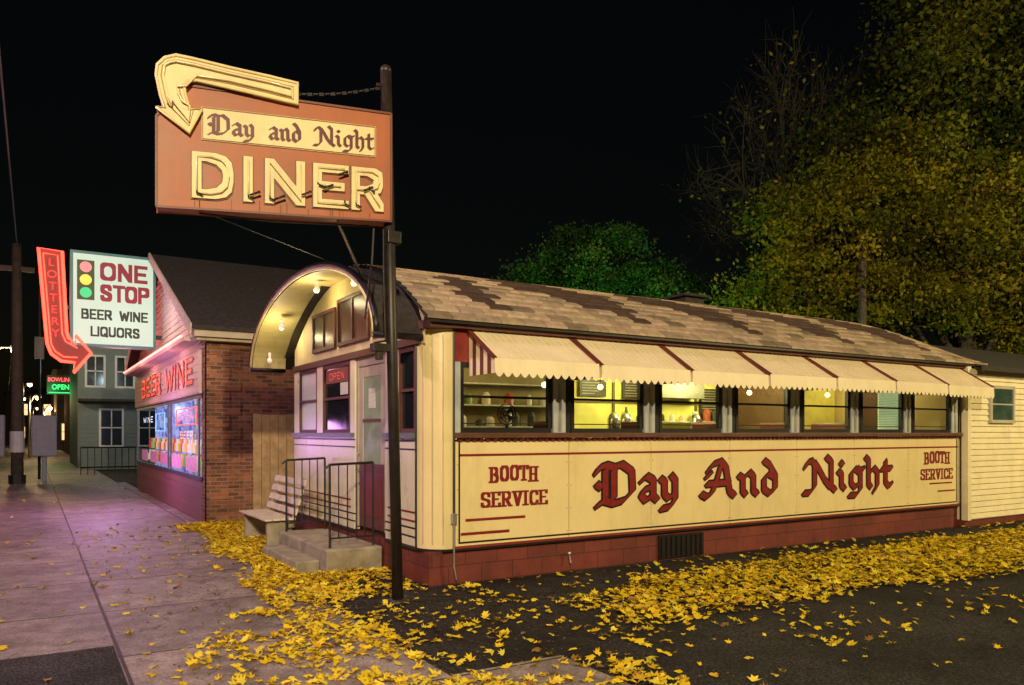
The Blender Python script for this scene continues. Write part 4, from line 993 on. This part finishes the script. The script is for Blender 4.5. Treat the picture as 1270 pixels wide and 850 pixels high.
# ------------------------------------------------------------------ TREES
def tree(name,base,trunk_h,r0,blobs,ncl,per,leaf,pal,spread=.7,seed=1,limb=.5):
    R=np.random.RandomState(seed); E=empty(name); tk=MB("trunk_and_limbs",bark,E,smooth=True)
    b=Vector(base); pts=[b+Vector((math.sin(k*.9+seed)*.12*k/3,math.cos(k*1.3)*.1*k/3,trunk_h*k/8)) for k in range(9)]
    tk.tube(pts,[r0*(1-.085*k) for k in range(9)],10)
    limbs=[]
    for bl in blobs:
        C_=Vector(bl[:3]); h=min(max(C_.z*.45,trunk_h*.25),trunk_h*.95); k=h/trunk_h*8; k0=min(int(k),7); a=pts[k0].lerp(pts[k0+1],k-k0)
        L=[a]
        for q in range(1,7):
            t=q/6; p=a.lerp(C_+Vector((0,0,bl[5]*.3)),t); p.z+=.5*math.sin(math.pi*t)-(.6*t*(1-t)); p+=Vector(R.normal(0,.12,3)); L.append(p)
        tk.tube(L,[r0*.42*(1-.12*q) for q in range(7)],7); limbs.append(L)
    cents=[]
    W=np.array([bl[3]*bl[4]*bl[5] for bl in blobs]); W=W/W.sum()
    while len(cents)<ncl:
        bi=R.choice(len(blobs),p=W); bl=blobs[bi]; d=R.normal(size=3); d/=np.linalg.norm(d); rr_=R.uniform(.2,1)**.55
        p=np.array(bl[:3])+d*rr_*np.array(bl[3:6]); cents.append((p,bl[6] if len(bl)>6 else 1.0,bi))
    allv=[];allc=[]
    for i,(p,de_,bi) in enumerate(cents):
        P=Vector(p); L=limbs[bi]; a=L[R.randint(2,7)]
        mid=a.lerp(P,.5)+Vector((R.normal(0,.25),R.normal(0,.25),R.uniform(-.1,.5)))
        if R.rand()<limb or de_<.5:
            tk.tube([a,a.lerp(mid,.5)+Vector(R.normal(0,.08,3)),mid,mid.lerp(P,.6)+Vector(R.normal(0,.15,3)),P],[.045,.036,.026,.018,.008],5,cap=False)
            for q in range(6 if de_<.5 else 3):
                e=P+Vector(R.normal(0,.6,3))+Vector((0,0,.35)); m_=P.lerp(e,.5)+Vector(R.normal(0,.12,3)); tk.tube([mid.lerp(P,R.uniform(.4,1)),m_,e],[.012,.008,.004],4,cap=False)
        nl=int(per*R.uniform(.4,1.5)*de_)
        if nl<1: continue
        off=R.normal(0,1,(nl,3))*np.array([spread,spread,spread*.55])*R.uniform(.6,1.3)
        c=p+off
        u=R.normal(size=(nl,3)); u/=np.linalg.norm(u,axis=1)[:,None]; w=R.normal(size=(nl,3)); w[:,2]-=.3; v=np.cross(u,w); v/=np.linalg.norm(v,axis=1)[:,None]
        sz=R.uniform(.6,1.25,nl)[:,None]*leaf
        q=np.stack([c-u*sz,c-v*sz*.62+u*sz*.1,c+u*sz,c+v*sz*.62+u*sz*.1],1); allv.append(q.reshape(-1,3))
        tone=np.array(pal)[R.choice(len(pal))]
        pc=(.4*np.array(pal)[R.choice(len(pal),nl)]+.6*tone)*R.uniform(.8,1.15,nl)[:,None]*R.uniform(.5,1.4); allc.append(pc)
    npmesh("crown_leaves",np.concatenate(allv),4,np.concatenate(allc),leafm,E,faces=[(0,1,2,3)])
    return E
yel=[(.28,.28,.02),(.36,.31,.02),(.16,.20,.02),(.10,.14,.02),(.42,.34,.03)]
olive=[(.11,.15,.025),(.15,.17,.025),(.07,.11,.02),(.05,.09,.02),(.22,.22,.02)]
grn=[(.05,.16,.03),(.08,.20,.04),(.04,.11,.03),(.12,.20,.04)]
tree("maple_tree",(29,15.5,0),10,.36,[(28,16.5,9,4.2,4.2,3.8),(31.5,13.5,8,4.5,4.5,4),(24.3,18,8.5,2.8,2.8,2.6),(22.8,18.6,6.0,2.2,2.2,1.7),(25.8,17,6.0,2.6,2.6,2.2),(33,11.5,5.5,3.5,3.5,3)],540,290,.088,yel,.50,seed=4,limb=.3)
tree("maple_tree",(31.5,17.5,0),13,.4,[(29.5,18,14,4,4,3.8,.8),(34,15,14,5,5,4.5),(27,18.5,12,2.6,2.6,2.6,.45),(37,12,10,5,5,5),(32,17,17.5,4,4,3,.7)],420,230,.115,olive,.7,seed=9,limb=.3)
tree("elm_tree",(27,22.5,0),12,.32,[(25.6,23,12,2.6,2.6,3.6,.08),(27.8,22,15.5,3.0,3.0,3,.12)],110,40,.10,yel,.6,seed=14)
tree("ash_tree",(20,25.5,0),6.5,.25,[(20,25.5,8.3,2.5,2.5,2.2),(18.2,27,7.2,1.9,1.9,1.5),(22.2,24.3,7.4,2.0,2.0,1.8)],150,220,.078,grn,.34,seed=21,limb=.25)
RP.tube([(23.8,16.2,-.1),(23.8,16.2,9.0)],[.17,.12],10)

for m in MBS: m.build()

# ------------------------------------------------------------------ world, moon, camera
w=bpy.data.worlds.new("World"); S.world=w; w.use_nodes=True
nt=w.node_tree; bg=nt.nodes["Background"]; sky=nt.nodes.new("ShaderNodeTexSky"); sky.sky_type='NISHITA'; sky.sun_disc=False
sky.sun_elevation=math.radians(3); sky.sun_rotation=math.radians(200)
nt.links.new(sky.outputs[0],bg.inputs[0]); bg.inputs[1].default_value=.0013
sl_=bpy.data.lights.new("moon",'SUN'); sl_.energy=.01; sl_.angle=math.radians(.5); sl_.color=(1,.95,.9)
so_=bpy.data.objects.new("moon",sl_); so_.rotation_euler=(math.radians(55),0,math.radians(-20)); COL.objects.link(so_)
cam=bpy.data.cameras.new("camera"); co=bpy.data.objects.new("camera",cam); COL.objects.link(co)
co.location=(0,0,1.7); co.rotation_euler=(math.radians(90),0,math.radians(-31.6))
cam.lens=27.47; cam.sensor_width=36; cam.shift_y=.0882; cam.clip_end=1500
S.camera=co
S.view_settings.view_transform='Standard'; S.view_settings.look='None'; S.view_settings.exposure=0
